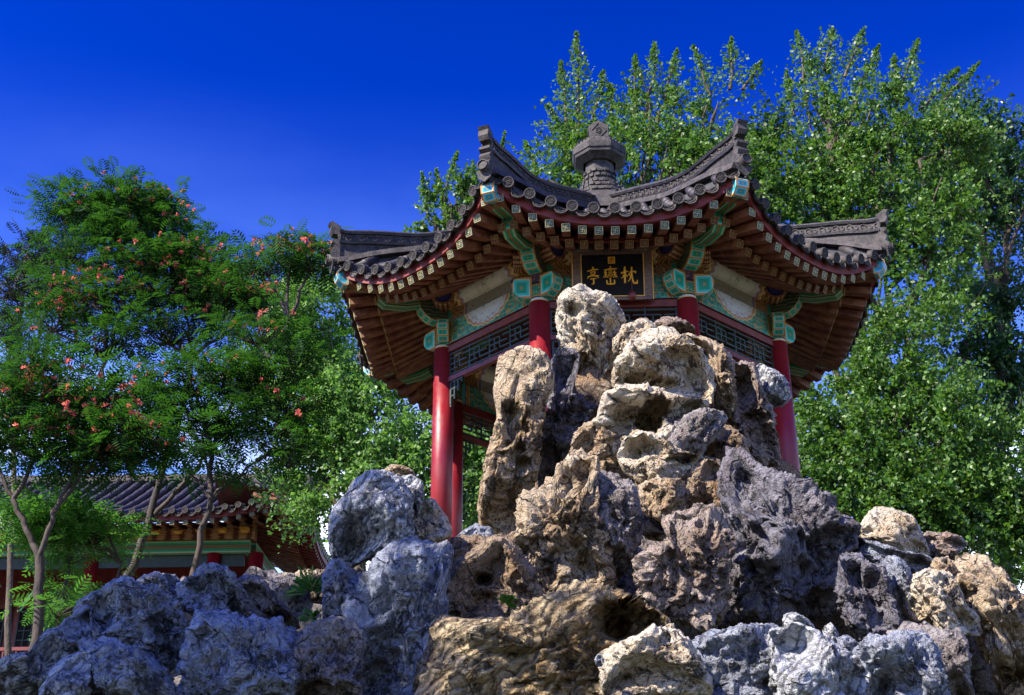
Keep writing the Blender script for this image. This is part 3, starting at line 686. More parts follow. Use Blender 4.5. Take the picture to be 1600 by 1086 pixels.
# finial
fin = MB()
o8 = R(22.5)
fin.lathe([(.50, 9.20), (.47, 9.46), (.40, 9.50), (.39, 9.58), (.33, 9.61), (.32, 9.68), (.27, 9.71), (.265, 9.77), (.215, 9.80)], 8, o8)
fin.lathe([(.215, 9.80), (.21, 10.06), (.20, 10.08), (.21, 10.14)], 8, o8)
fin.lathe([(.24, 10.10), (.36, 10.17), (.37, 10.21), (.385, 10.22), (.40, 10.30), (.375, 10.315), (.375, 10.345), (.30, 10.42), (.20, 10.47), (.14, 10.49), (0, 10.50)], 8, o8)
fo = fin.build('finial', MAT['ridge'], pav, OFF)
m = MB()
for lv, (r, z) in enumerate(((.40, 9.54), (.335, 9.645), (.275, 9.74), (.222, 9.86), (.222, 9.93))):
    n = 24 if lv < 3 else 16
    for i in range(n):
        a = (i+.5*(lv % 2))*2*math.pi/n; rr_ = r*C8/math.cos(((a+R(22.5)-o8+R(22.5)) % R(45))-R(22.5)) if True else r
        m.box((rr_*math.cos(a), rr_*math.sin(a), z), (.018, r*2.2/n, .022), Matrix.Rotation(a, 3, 'Z'))
for i in range(32):
    a = (i+.5)*2*math.pi/32; r = .335; rr_ = r*C8/math.cos(((a+R(22.5)) % R(45))-R(22.5)); m.box((rr_*math.cos(a), rr_*math.sin(a), 10.385), (.012, .022, .012), Matrix.Rotation(a, 3, 'Z'))
tag(put('finial_bricks', m.mesh('finial_bricks', MAT['ridge'], OFF), fo), kind='stuff')
m = MB(); z0, z1 = 10.46, 10.70; h = .135
b = m.add([(-h, -h, z0), (h, -h, z0), (h, h, z0), (-h, h, z0), (-h, -h, z1), (h, -h, z1), (h, h, z1), (-h, h, z1), (0, -h, z1+.09), (h, 0, z1+.09), (0, h, z1+.09), (-h, 0, z1+.09), (0, 0, z1+.12)])
for f in ((0, 1, 5, 8, 4), (1, 2, 6, 9, 5), (2, 3, 7, 10, 6), (3, 0, 4, 11, 7)): m.f.append([b+i for i in f]); m.uv.append([(0, 0)]*5); m.m.append(0); m.sm.append(False)
for a_, b_, c_ in ((4, 8, 11), (5, 9, 8), (6, 10, 9), (7, 11, 10), (8, 9, 12), (9, 10, 12), (10, 11, 12), (11, 8, 12)): m.face([b+a_, b+b_, b+c_])
for k in range(4):
    rr_ = Matrix.Rotation(R(90*k), 3, 'Z')
    for (x0, zz0, x1, zz1) in ((0, 10.50, .105, 10.62), (.105, 10.62, 0, 10.745), (0, 10.745, -.105, 10.62), (-.105, 10.62, 0, 10.50)):
        m.bar(rr_ @ Vector((x0, -h-.004, zz0)), rr_ @ Vector((x1, -h-.004, zz1)), .012, .014)
    for i in range(5):
        a = i*1.256; m.tube([rr_ @ Vector((.03*math.cos(a)+.018*math.cos(t), -h-.003, 10.62+.035*math.sin(a)+.018*math.sin(t))) for t in np.linspace(0, 5.5, 6)], .006, 4)
put('finial_block', m.mesh('finial_block', MAT['ridge'], OFF), fo)

# ------------------------------------------------------------ the name board
PB = Vector((-.005, -2.17, 6.93)); tilt = math.atan2(.15, .58); HB = .505
pr = empty('name_board', PB, 'black name board with three gold characters and a square gold seal under the front eave', 'sign')
ex = Vector((1, 0, 0)); ey = Vector((0, -math.sin(tilt), math.cos(tilt))); ez = ex.cross(ey)
def bpnt(a, b, c=0): return ex*a+ey*b+ez*c
m = MB(); rot = Matrix((ex, ey, ez)).transposed()
m.box(bpnt(0, HB/2, 0), (.355, HB/2, .015), rot); m.build('board', MAT['black'], pr)
m = MB()
for sx in (-1, 1): m.box(bpnt(sx*.407, HB/2, .002), (.05, HB/2+.03, .028), rot)
m.box(bpnt(0, -.012, .002), (.357, .02, .027), rot); m.box(bpnt(0, HB+.012, .002), (.357, .018, .027), rot); m.build('board_frame', MAT['plaqueframe'], pr)
m = MB()
for sx in (-1, 1): m.box(bpnt(sx*.354, HB/2, .026), (.006, HB/2, .006), rot); m.box(bpnt(sx*.456, HB/2, .028), (.006, HB/2+.03, .006), rot)
m.box(bpnt(0, .012, .026), (.35, .006, .006), rot); m.build('gold_edging', MAT['gold'], pr)
STROKES = {
 'ting': [[(.48, 1, .10), (.55, .90, .07)], [(.05, .76, .06), (.5, .85, .09), (.95, .86, .06)], [(.34, .74, .05), (.32, .60, .05)], [(.34, .72, .05), (.68, .74, .06), (.64, .60, .05)], [(.32, .60, .05), (.64, .61, .05)],
          [(.10, .48, .09), (.05, .36, .05)], [(.10, .47, .07), (.5, .53, .08), (.95, .50, .09), (.88, .38, .04)], [(.25, .34, .06), (.78, .38, .06)], [(.54, .36, .10), (.56, .10, .10), (.38, .04, .04)]],
 'luan': [[(.50, 1, .09), (.54, .92, .06)], [(.05, .80, .05), (.45, .87, .08), (.98, .88, .06)], [(.38, .76, .04), (.64, .77, .04)], [(.38, .68, .04), (.64, .69, .04)], [(.40, .60, .04), (.38, .48, .04)], [(.40, .60, .04), (.64, .61, .04), (.62, .48, .04)], [(.39, .48, .04), (.62, .49, .04)],
          [(.22, .78, .05), (.08, .68, .05), (.25, .64, .05)], [(.26, .70, .05), (.08, .54, .05), (.30, .56, .05)], [(.18, .54, .07), (.18, .40, .05)], [(.06, .48, .05), (.02, .40, .06)], [(.28, .48, .05), (.32, .41, .06)],
          [(.84, .78, .05), (.72, .68, .05), (.90, .64, .05)], [(.92, .70, .05), (.74, .55, .05), (.95, .56, .05)], [(.84, .54, .07), (.84, .40, .05)], [(.73, .48, .05), (.70, .41, .05)], [(.94, .48, .06), (1., .41, .05)],
          [(.50, .40, .08), (.50, .08, .08)], [(.24, .26, .08), (.26, .06, .07), (.52, .04, .07), (.80, .07, .08)], [(.78, .28, .08), (.80, .05, .07)]],
 'zhen': [[(.02, .62, .06), (.28, .70, .09), (.46, .72, .05)], [(.26, .98, .09), (.25, .5, .10), (.25, .08, .08)], [(.25, .64, .07), (.14, .42, .05), (.02, .34, .03)], [(.28, .58, .05), (.42, .44, .07)],
          [(.54, .60, .07), (.50, .50, .06)], [(.52, .66, .05), (.74, .72, .07), (.92, .70, .07), (.88, .60, .04)], [(.68, .96, .08), (.68, .62, .08), (.56, .30, .06), (.44, .16, .03)], [(.68, .60, .07), (.70, .28, .08), (.78, .08, .08), (.98, .06, .09), (1.0, .24, .04)]]}
def glyph(m, key, cx, cy, wd, ht):
    for st in STROKES[key]:
        P = []
        for i in range(len(st)-1):
            for t in range(4):
                k = t/4; P.append(tuple(st[i][j]*(1-k)+st[i+1][j]*k for j in range(3)))
        P.append(st[-1]); m.tube([bpnt(cx+(p[0]-.5)*wd, cy+(p[1]-.5)*ht, .016) for p in P], [p[2]*.80*wd for p in P], 6)
def bx_(px): return (px-960.5)/140.0
for key, px, wpx in (('ting', 929.5, 20), ('luan', 957, 23), ('zhen', 986.5, 27)):
    m = MB(); glyph(m, key, bx_(px), HB*(.50), wpx/145, .215); m.build('character', MAT['goldleaf'], pr)
m = MB(); cx, cy = bx_(959.5), HB*.86; h = .040
m.box(bpnt(cx, cy, .016), (h, h, .003), rot, m=0)
for (a, b, c, d) in ((-.6, .5, .6, .5), (-.6, .1, .6, .1), (-.6, -.3, .0, -.3), (0, .8, 0, -.2), (.45, .5, .45, -.7), (-.5, -.3, -.5, -.75), (-.5, -.72, .1, -.72)):
    m.bar(bpnt(cx+a*h, cy+b*h, .0195), bpnt(cx+c*h, cy+d*h, .0195), .006, .004, up=tuple(ez), m=1)
m.build('seal', [MAT['goldleaf'], MAT['darkred']], pr)
lb = MB(); lb.lathe([(0, .05), (.03, .045), (.045, .01), (.045, -.02), (.03, -.045), (0, -.05)], 14, 0, sm=True)
lb.tube([(0, 0, .05), (0, 0, .22)], .004, 5)
q_ = un(988, 462, -2.42)
tag(lb.build('hanging_bell', MAT['darkred']), 'small dark red round bell hanging in front of the black name board', 'bell').location = q_
# ------------------------------------------------------------ numpy noise
_pr = np.random.RandomState(11); PERM = np.concatenate([_pr.permutation(512)]*2)
GR = _pr.normal(size=(512, 3)); GR /= np.linalg.norm(GR, axis=1)[:, None]; JIT = _pr.rand(512, 4)
def hsh(ix, iy, iz): return PERM[(PERM[(PERM[ix & 511]+iy) & 511]+iz) & 511]
def perlin(P):
    I = np.floor(P).astype(np.int64); F = P-I; U = F*F*F*(F*(F*6-15)+10); o = 0
    for dx in (0, 1):
        wx = U[:, 0] if dx else 1-U[:, 0]
        for dy in (0, 1):
            wy = wx*(U[:, 1] if dy else 1-U[:, 1])
            for dz in (0, 1):
                g = GR[hsh(I[:, 0]+dx, I[:, 1]+dy, I[:, 2]+dz)]
                o = o+wy*(U[:, 2] if dz else 1-U[:, 2])*((F[:, 0]-dx)*g[:, 0]+(F[:, 1]-dy)*g[:, 1]+(F[:, 2]-dz)*g[:, 2])
    return o*1.6
def fbm(P, oct=4, ridge=False, gain=.5):
    o = 0; a = 1; s = 0
    for i in range(oct):
        n = perlin(P*2.03**i+i*17.3); o = o+a*((1-2*np.abs(n)) if ridge else n); s += a; a *= gain
    return o/s
def worley(P):
    I = np.floor(P).astype(np.int64); F = P-I; best = np.full(len(P), 9.0); b2 = best.copy()
    for dx in (-1, 0, 1):
        for dy in (-1, 0, 1):
            for dz in (-1, 0, 1):
                j = JIT[hsh(I[:, 0]+dx, I[:, 1]+dy, I[:, 2]+dz)]
                d = (F[:, 0]-dx-j[:, 0])**2+(F[:, 1]-dy-j[:, 1])**2+(F[:, 2]-dz-j[:, 2])**2
                b2 = np.minimum(b2, np.maximum(best, d)); best = np.minimum(best, d)
    return np.sqrt(best), np.sqrt(b2)
_ICO = {}
def ico(level):
    if level not in _ICO:
        bm = bmesh.new(); bmesh.ops.create_icosphere(bm, subdivisions=level, radius=1)
        _ICO[level] = (np.array([v.co[:] for v in bm.verts]), np.array([[v.index for v in f.verts] for f in bm.faces], np.int32)); bm.free()
    return _ICO[level]
def raw_mesh(name, V, F, mat, smooth_=True, k=3):
    me = bpy.data.meshes.new(name); me.vertices.add(len(V)); me.vertices.foreach_set('co', np.ascontiguousarray(V, np.float32).ravel())
    n = len(F); me.loops.add(n*k); me.loops.foreach_set('vertex_index', np.ascontiguousarray(F, np.int32).ravel())
    me.polygons.add(n); me.polygons.foreach_set('loop_start', np.arange(n, dtype=np.int32)*k)
    me.polygons.foreach_set('use_smooth', np.full(n, smooth_)); me.materials.append(mat); me.update(calc_edges=True); return me
RN = [0]
def rock(label, poly, Y, mat, T=None, lvl=5, dents=(), rough=1.0, group=None):
    """a rock with the outline poly (photo pixels) standing at depth Y; dents: (px, py, radius px, depth m)"""
    RN[0] += 1; seed = RN[0]*7.31
    pts = np.array(poly, float)
    pts = pts.mean(0)+(pts-pts.mean(0))*1.06
    a = 0; cx = cy = 0
    for i in range(len(pts)):
        x0, y0 = pts[i]; x1, y1 = pts[(i+1) % len(pts)]; c = x0*y1-x1*y0; a += c; cx += (x0+x1)*c; cy += (y0+y1)*c
    cx /= 3*a; cy /= 3*a; area = abs(a)/2
    C = un(cx, cy, Y); d = (C-CAM); dist = np.linalg.norm(d); d /= dist
    rx = np.array([d[1], -d[0], 0]); rx /= np.linalg.norm(rx); uz = np.cross(rx, d)
    k = dist*math.cos(math.atan(np.hypot(cx-800, cy-543)/FPX))/FPX
    th = np.linspace(-math.pi, math.pi, 361)[:-1]; rad = np.zeros(360)
    for i in range(len(pts)):
        p0 = pts[i]-[cx, cy]; p1 = pts[(i+1) % len(pts)]-[cx, cy]; e = p1-p0
        dx, dy = np.cos(th), -np.sin(th); den = dx*e[1]-dy*e[0]
        with np.errstate(divide='ignore', invalid='ignore'):
            t = (p0[0]*e[1]-p0[1]*e[0])/den; u = (p0[0]*dy-p0[1]*dx)/den
        ok = (t > 0) & (u >= -1e-6) & (u <= 1+1e-6) & np.isfinite(t); rad = np.where(ok, np.maximum(rad, t), rad)
    rad = np.where(rad <= 0, math.sqrt(area/math.pi), rad)
    ker = np.array([1, 2, 3, 2, 1.]); ker /= ker.sum(); rad = np.convolve(np.concatenate([rad[-2:], rad, rad[:2]]), ker, 'valid')
    mr = math.sqrt(area/math.pi)*k; T = T or mr*.85
    N0, F = ico(lvl); A, B, D = N0[:, 0], N0[:, 1], N0[:, 2]
    rho = np.hypot(A, B); ang = np.arctan2(B, A)
    rr = np.interp(ang, np.concatenate([th, [math.pi]]), np.concatenate([rad, rad[:1]]))*k
    rp = rho**.72; X = rr*rp*np.cos(ang); Z = rr*rp*np.sin(ang)
    face = np.sign(D)*np.abs(D)**.8
    Q = np.stack([X, Z, face*T], 1)      # local: right, up, toward camera
    # flat broken planes first: clip the stone with random planes that mostly face the open side
    fr_ = np.random.RandomState(int(RN[0]*13+5)); Rm = np.array([rr.max(), rr.max(), T]); warp = fbm(Q/mr*.9+seed, 3)*.22
    sc_ = np.stack([Q[:, 0]/mr, Q[:, 1]/mr, Q[:, 2]/T], 1)
    for j in range(16):
        nv = fr_.normal(size=3); nv[2] = abs(nv[2])*.9+.25; nv /= np.linalg.norm(nv)
        pj = sc_@nv; lim = np.percentile(pj, 97.5)*(.70+.22*fr_.rand())
        ex = np.clip(pj-lim-warp*.35, 0, None)*.86
        Q[:, 0] -= ex*nv[0]*mr*.35; Q[:, 1] -= ex*nv[1]*mr*.35; Q[:, 2] -= ex*nv[2]*T
    # lumps, planes and creases
    Sw = Q/mr+seed; S = Sw+np.stack([fbm(Sw*1.7+k_*9, 2) for k_ in (1, 2, 3)], 1)*.42
    big = fbm(S*1.25, 3); pl = worley(S*1.15+3)[0]; rd = fbm(S*2.6+9, 4, True); fi = fbm(S*7+5, 4)
    w1, w2 = worley(S*3.3+7); pit = np.clip(1-w1/.34, 0, 1)*(perlin(S*1.4+40) > -.05); pt2 = np.clip(1-worley(S*8.5+2)[0]/.36, 0, 1)*(perlin(S*2+80) > .0)
    crease = np.clip(1-(w2-w1)/.10, 0, 1)
    rd2 = fbm(S*1.3+31, 3, True); fi2 = fbm(Sw*16+5, 3)
    sm_ = .55 if mat in ('rk_pale', 'rk_white') else 1.0
    disp = (big*.30+(.5-pl)*.30+(rd-.45)*.26*sm_+(rd2-.5)*.24+fi*.13*sm_+fi2*.035*sm_-pit**.7*.20-pt2*.06-crease*.07)*mr*rough
    edge = .42+.58*np.abs(D)**.6             # keep the outline, work the face
    nrm = np.stack([A*.8, B*.8, D], 1); nrm /= np.linalg.norm(nrm, axis=1)[:, None]
    Q = Q+nrm*(disp*edge)[:, None]
    for (dx_, dy_, r_, dep) in dents:
        ddx = Q[:, 0]-(dx_-cx)*k; ddz = Q[:, 1]+(dy_-cy)*k; jr = 1+.35*fbm(S*3+2, 2)
        t = np.clip(1-(ddx**2*(.8+.5*math.sin(dx_))+ddz**2*(1.1-.4*math.sin(dx_*2)))/(r_*k*(jr+.25*(rd2-.4)))**2, 0, 1); Q[:, 2] -= np.where(D > -.1, dep*t**.45, 0)
    W = Q[:, :1]*rx+Q[:, 1:2]*uz-Q[:, 2:3]*d
    me = raw_mesh('rock', W, F, MAT[mat]); o = put('rock', me, loc=C)
    tag(o, label, 'rock', group or 'lake rocks piled up in the rockery'); return o
def Zt(ox, oy, s): return lambda L: [(ox+x/s, oy+y/s) for x, y in L]
z3 = Zt(30, 700, 3.102); z4 = Zt(480, 700, 3.102); z5 = Zt(740, 430, 3.102); z6 = Zt(900, 680, 2.936); z7 = Zt(1200, 700, 3.1025)
ROCKS = [
 # hidden core stones that close the gaps
 ('dark core stone showing in the gaps behind the cave rock under the name board', [(880, 620), (940, 560), (1150, 570), (1215, 680), (1240, 800), (1300, 880), (1100, 960), (820, 960), (800, 800), (850, 700)], -3.0, 'rk_brown', .35, 5, (), 1),
 ('dark base stone in the shadow gap below the big blue-black rock', [(700, 900), (900, 860), (1280, 850), (1500, 960), (1600, 1120), (1400, 1200), (700, 1200), (600, 1050)], -4.7, 'rk_grey', .5, 5, (), 1),
 ('dark base stone between the low blue-grey rocks at the left', [(120, 960), (260, 920), (470, 930), (560, 960), (560, 1200), (60, 1200)], -5.5, 'rk_grey', .4, 5, (), 1),
 ('dark base stone between the rocks at the right edge', [(1310, 880), (1420, 880), (1540, 930), (1640, 960), (1640, 1200), (1250, 1200)], -4.3, 'rk_grey', .4, 5, (), 1),
 # upper group
 ('pale pointed top rock rising in front of the name board', z5([(425, 130), (470, 85), (540, 57), (620, 90), (690, 150), (728, 215), (718, 290), (690, 380), (690, 480), (660, 590), (580, 640), (500, 600), (465, 520), (520, 430), (480, 375), (425, 320), (408, 230)]), -3.4, 'rk_pale', .32, 6, ((740+490/3.1, 430+170/3.1, 11, .1), (740+520/3.1, 430+400/3.1, 12, .12)), .85),
 ('tall upright brown pillar rock with a vertical groove left of the summit', z5([(125, 385), (230, 362), (320, 370), (360, 430), (378, 520), (350, 640), (325, 760), (310, 900), (290, 1040), (285, 1200), (250, 1250), (100, 1270), (30, 1240), (30, 1080), (60, 900), (110, 780), (122, 680), (100, 560), (118, 470)]), -4.2, 'rk_tan', .30, 6, ((802, 645, 13, .2), (808, 670, 12, .2), (813, 700, 11, .18), (817, 722, 10, .15)), .6),
 ('dark blue-grey narrow rock between the brown pillar and the pale summit', z5([(390, 350), (440, 330), (500, 370), (520, 430), (480, 500), (500, 590), (600, 650), (560, 740), (480, 790), (470, 900), (380, 1010), (310, 1040), (295, 900), (310, 770), (370, 640), (385, 520), (368, 430)]), -3.85, 'rk_dark', .32, 6, ((740+380/3.1, 430+690/3.1, 12, .12),), .9),
 ('small pale rock tucked behind the right shoulder of the summit rock', z5([(672, 320), (730, 240), (830, 213), (885, 250), (875, 320), (770, 350), (720, 400), (680, 380)]), -3.75, 'rk_pale', .25, 5, (), .9),
 ('small pinkish rough rock topping the ridge before the right front column', z5([(870, 232), (930, 203), (990, 208), (1060, 255), (1078, 310), (960, 320), (880, 290)]), -3.55, 'rk_porous', .22, 5, (), .9),
 ('large rounded skull-like pale rock overhanging the caves', z5([(688, 460), (700, 380), (760, 310), (850, 268), (950, 263), (1020, 305), (1090, 375), (1142, 480), (1155, 560), (1120, 615), (1050, 625), (960, 590), (880, 570), (800, 550), (720, 565), (680, 520)]), -4.5, 'rk_pale', .42, 6, ((740+820/3.1, 430+500/3.1, 17, .2), (740+915/3.1, 430+535/3.1, 12, .2), (740+990/3.1, 430+390/3.1, 14, .06)), .75),
 ('rough tan slope rock right of the rounded pale rock', z5([(1000, 300), (1080, 288), (1150, 310), (1210, 350), (1222, 400), (1265, 430), (1250, 520), (1270, 650), (1240, 745), (1180, 720), (1150, 620), (1160, 550), (1130, 450), (1060, 370)]), -3.85, 'rk_tan', .34, 6, (), 1.05),
 ('dark hollowed ridge rock below the white knob', z5([(1258, 430), (1320, 405), (1370, 418), (1395, 480), (1405, 580), (1432, 700), (1465, 830), (1472, 930), (1400, 900), (1330, 870), (1290, 760), (1240, 660), (1230, 540)]), -3.65, 'rk_porous', .32, 6, ((740+1365/3.1, 430+690/3.1, 13, .16), (740+1310/3.1, 430+560/3.1, 14, .08)), 1.0),
 ('white rounded knob rock sticking out over the right column', z5([(1375, 450), (1400, 428), (1470, 468), (1520, 530), (1527, 590), (1490, 642), (1430, 652), (1400, 600), (1380, 520)]), -3.45, 'rk_white', .24, 5, (), .8),
 ('pale rock pierced by the big dark cave at the heart of the rockery', z5([(650, 560), (720, 535), (800, 540), (880, 560), (960, 590), (1050, 615), (1170, 615), (1185, 665), (1100, 690), (1010, 750), (990, 850), (960, 920), (900, 950), (700, 900), (640, 810), (560, 790), (610, 700), (630, 640)]), -4.78, 'rk_pale', .42, 6, ((740+890/3.1, 430+645/3.1, 20, 1.3), (740+865/3.1, 430+680/3.1, 22, 1.3), (740+830/3.1, 430+715/3.1, 17, 1.0), (740+800/3.1, 430+690/3.1, 26, .25), (740+720/3.1, 430+665/3.1, 16, .08), (740+1080/3.1, 430+640/3.1, 14, .08)), .8),
 ('dark streaked oval rock right of the cave', z5([(940, 760), (1000, 700), (1080, 668), (1150, 650), (1212, 670), (1228, 710), (1180, 770), (1120, 840), (1080, 900), (1010, 950), (950, 890), (920, 820)]), -5.0, 'rk_grey', .3, 5, (), .8),
 ('orange-bellied rounded rock with a shallow bowl under the cave', z5([(700, 865), (740, 790), (830, 758), (900, 785), (1000, 860), (1100, 880), (1095, 930), (1050, 975), (960, 1003), (820, 998), (750, 955)]), -5.1, 'rk_pale', .36, 6, ((740+860/3.1, 430+840/3.1, 26, .05), (740+780/3.1, 430+850/3.1, 18, .05)), .7),
 ('mottled rounded rock left of the orange-bellied one', z5([(475, 850), (490, 790), (520, 740), (600, 695), (650, 760), (710, 800), (700, 870), (600, 890), (540, 880), (470, 910)]), -4.7, 'rk_tan', .3, 5, (), .9),
 ('small brown rock wedged right of the streaked oval rock', z5([(1100, 860), (1140, 790), (1230, 728), (1290, 760), (1312, 820), (1275, 880), (1200, 915), (1110, 915)]), -4.5, 'rk_brown', .26, 5, ((740+1200/3.1, 430+825/3.1, 8, .06),), .9),
 ('short orange pillar rock left of the big blue-black rock', z5([(1045, 1000), (1070, 930), (1130, 893), (1200, 905), (1228, 960), (1225, 1100), (1240, 1260), (1160, 1280), (1060, 1180), (1035, 1080)]), -5.0, 'rk_brown', .28, 5, ((740+1165/3.1, 430+935/3.1, 9, .08),), .9),
 ('flat-faced ochre block below the orange-bellied rock', z6([(285, 220), (370, 205), (500, 222), (510, 330), (475, 385), (380, 380), (295, 345)]), -5.2, 'rk_tan', .26, 5, (), .9),
 # middle group
 ('huge blue-black wedge rock leaning below the right columns', z6([(688, 180), (708, 110), (770, 68), (830, 83), (890, 130), (940, 180), (1010, 205), (1090, 250), (1155, 315), (1200, 390), (1252, 440), (1250, 540), (1255, 620), (1205, 720), (1140, 830), (1090, 875), (1050, 825), (960, 805), (850, 805), (740, 795), (690, 700), (715, 560), (738, 470), (705, 400), (710, 300)]), -5.4, 'rk_dark', .52, 6, ((900+875/2.936, 680+430/2.936, 13, .16), (900+1170/2.936, 680+500/2.936, 18, .1), (900+1010/2.936, 680+640/2.936, 22, .1)), 1.0),
 ('long pale lit ridge rock behind the blue-black wedge', z6([(985, 205), (1040, 203), (1110, 250), (1165, 305), (1195, 370), (1230, 430), (1150, 420), (1080, 340), (1010, 280)]), -4.4, 'rk_porous', .26, 5, (), .8),
 ('spongy brown rock full of pores in the middle of the rockery', z6([(283, 620), (308, 560), (390, 500), (450, 470), (430, 430), (395, 395), (450, 350), (540, 333), (620, 358), (690, 420), (722, 500), (695, 620), (692, 740), (650, 825), (560, 855), (480, 855), (380, 800), (305, 735)]), -6.1, 'rk_porous', .42, 6, ((900+440/2.936, 680+545/2.936, 9, .09), (900+560/2.936, 680+610/2.936, 18, .06)), 1.1),
 ('grey wrinkled rock crest left of the spongy brown rock', z6([(40, 240), (70, 200), (170, 183), (240, 218), (282, 290), (292, 400), (255, 520), (240, 600), (190, 700), (130, 700), (110, 560), (50, 430), (30, 330)]), -5.75, 'rk_grey', .36, 6, (), 1.0),
 ('broad ochre and tan rock with an orange hollow under its chin', z4([(1030, 420), (1050, 300), (1090, 230), (1150, 190), (1212, 58), (1270, 68), (1330, 28), (1392, 58), (1425, 110), (1400, 200), (1390, 330), (1430, 420), (1445, 540), (1455, 650), (1350, 690), (1250, 700), (1150, 728), (1090, 650), (1050, 560), (1000, 480)]), -5.85, 'rk_tan', .42, 6, ((480+1340/3.1, 700+560/3.1, 14, .10), (480+1250/3.1, 700+300/3.1, 16, .05)), 1.0),
 ('brown rock with a small square hollow right of the blue slab', z4([(650, 720), (680, 640), (740, 560), (800, 500), (880, 438), (960, 436), (1000, 490), (1060, 560), (1120, 640), (1150, 725), (1110, 780), (1000, 840), (900, 860), (800, 845), (720, 860), (668, 790)]), -6.3, 'rk_brown', .40, 6, ((480+835/3.1, 700+640/3.1, 11, .16), (480+870/3.1, 700+640/3.1, 11, .16), (480+1010/3.1, 700+630/3.1, 9, .08), (480+840/3.1, 700+730/3.1, 12, .05)), .8),
 ('small dark brown rock behind the hollowed brown rock', z4([(668, 545), (690, 460), (760, 423), (840, 426), (930, 440), (860, 500), (770, 580), (700, 630), (662, 605)]), -5.9, 'rk_brown', .3, 5, (), .9),
 ('small blue boulder at the foot of the left red column', [(712, 850), (722, 830), (742, 821), (765, 824), (775, 850), (745, 870)], -4.6, 'rk_shade_blue', .2, 4, (), .7),
 ('row of small brown stones under the brown pillar rock', [(785, 845), (800, 832), (822, 826), (840, 838), (838, 862), (812, 872), (790, 866)], -5.4, 'rk_brown', .18, 5, (), .8),
 ('tall leaning blue-grey slab left of the hollowed brown rock', z4([(200, 720), (250, 640), (330, 570), (420, 500), (520, 440), (610, 428), (710, 438), (690, 530), (670, 620), (645, 720), (655, 830), (630, 930), (610, 1060), (580, 1280), (200, 1280), (185, 1000), (205, 860)]), -6.75, 'rk_shade_blue', .45, 6, (), .75),
 ('big smooth white-grey boulder left of the red column', z4([(118, 400), (138, 310), (205, 240), (238, 170), (300, 128), (380, 118), (450, 148), (485, 230), (505, 330), (525, 420), (480, 480), (400, 510), (300, 540), (240, 565), (200, 610), (145, 570), (125, 480)]), -6.6, 'rk_white', .44, 6, (), .75),
 ('sunlit right shoulder of the white-grey boulder group', z4([(430, 145), (500, 130), (552, 160), (562, 240), (535, 330), (520, 430), (485, 320), (450, 210)]), -6.35, 'rk_white', .22, 5, (), .8),
 ('small tan cap stone on top of the white-grey boulder', z4([(370, 112), (410, 83), (460, 83), (512, 108), (520, 145), (440, 155), (380, 135)]), -6.1, 'rk_tan', .14, 5, (), .9),
 ('rounded sunlit white rock touching the foot of the left red column', z4([(515, 305), (560, 262), (610, 252), (655, 310), (693, 380), (697, 420), (640, 450), (540, 460), (512, 410)]), -6.25, 'rk_pale', .26, 5, (), .7),
 ('thin blue-grey upright rock below the white-grey boulder', z4([(82, 620), (108, 552), (150, 535), (210, 570), (250, 590), (250, 680), (200, 740), (200, 850), (150, 870), (88, 820), (85, 700)]), -6.75, 'rk_shade_blue', .28, 5, (), .9),
 # bottom row
 ('long layered tan rock with a deep round cave at the bottom centre', z4([(580, 1080), (608, 960), (640, 870), (720, 828), (850, 848), (960, 838), (1050, 790), (1180, 718), (1350, 690), (1500, 682), (1610, 722), (1700, 790), (1730, 880), (1810, 960), (1880, 1080), (1880, 1330), (560, 1330)]), -7.1, 'rk_strata', .55, 6, ((985, 975, 33, .7), (968, 982, 20, .4), (480+1010/3.1, 700+1000/3.1, 14, .08)), .8),
 ('cream shell-like lip rock under the round cave', z6([(130, 1010), (200, 955), (300, 930), (370, 888), (450, 878), (510, 925), (545, 1000), (590, 1060), (595, 1190), (115, 1190)]), -7.55, 'rk_pale', .26, 6, ((900+420/2.936, 680+940/2.936, 9, .06),), .8),
 ('tiny round white pebbles stacked under the cave lip', z6([(85, 1030), (100, 1008), (120, 1010), (130, 1035), (118, 1060), (95, 1060)]), -7.75, 'rk_white', .06, 4, (), .5),
 ('low smooth purple-grey rock in the bottom shadow', z6([(530, 940), (640, 900), (780, 888), (920, 860), (965, 900), (970, 1000), (940, 1200), (530, 1200)]), -6.9, 'rk_shade_blue', .38, 6, (), .6),
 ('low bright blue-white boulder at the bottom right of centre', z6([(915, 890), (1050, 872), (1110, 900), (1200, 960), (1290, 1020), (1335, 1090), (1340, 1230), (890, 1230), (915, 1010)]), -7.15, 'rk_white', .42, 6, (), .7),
 ('small white shard stuck under the blue-black wedge', z6([(953, 820), (1000, 813), (1065, 850), (1095, 895), (1000, 900), (948, 885)]), -6.7, 'rk_white', .14, 5, (), .8),
 # right group
 ('dark brown block rock right of the blue-black wedge', z7([(380, 500), (420, 483), (490, 498), (495, 570), (562, 598), (577, 680), (612, 800), (602, 885), (500, 940), (420, 905), (365, 845), (355, 740), (370, 620)]), -6.0, 'rk_dark', .36, 6, (), .95),
 ('pale pointed sunlit rock on the right skyline', z7([(438, 412), (480, 350), (538, 283), (622, 283), (692, 338), (737, 400), (752, 470), (792, 525), (700, 540), (600, 500), (500, 460)]), -5.1, 'rk_pale', .32, 5, (), .9),
 ('flat wrinkled pale rock right of the pointed skyline rock', z7([(745, 432), (790, 403), (860, 418), (930, 438), (968, 475), (930, 500), (870, 545), (800, 560), (765, 500)]), -4.9, 'rk_porous', .26, 5, (), .8),
 ('shaded bluish rock saddle below the pointed skyline rock', z7([(365, 385), (440, 415), (540, 455), (640, 505), (760, 530), (805, 600), (700, 625), (640, 580), (560, 580), (480, 510), (390, 480)]), -5.5, 'rk_shade_blue', .28, 5, (), .9),
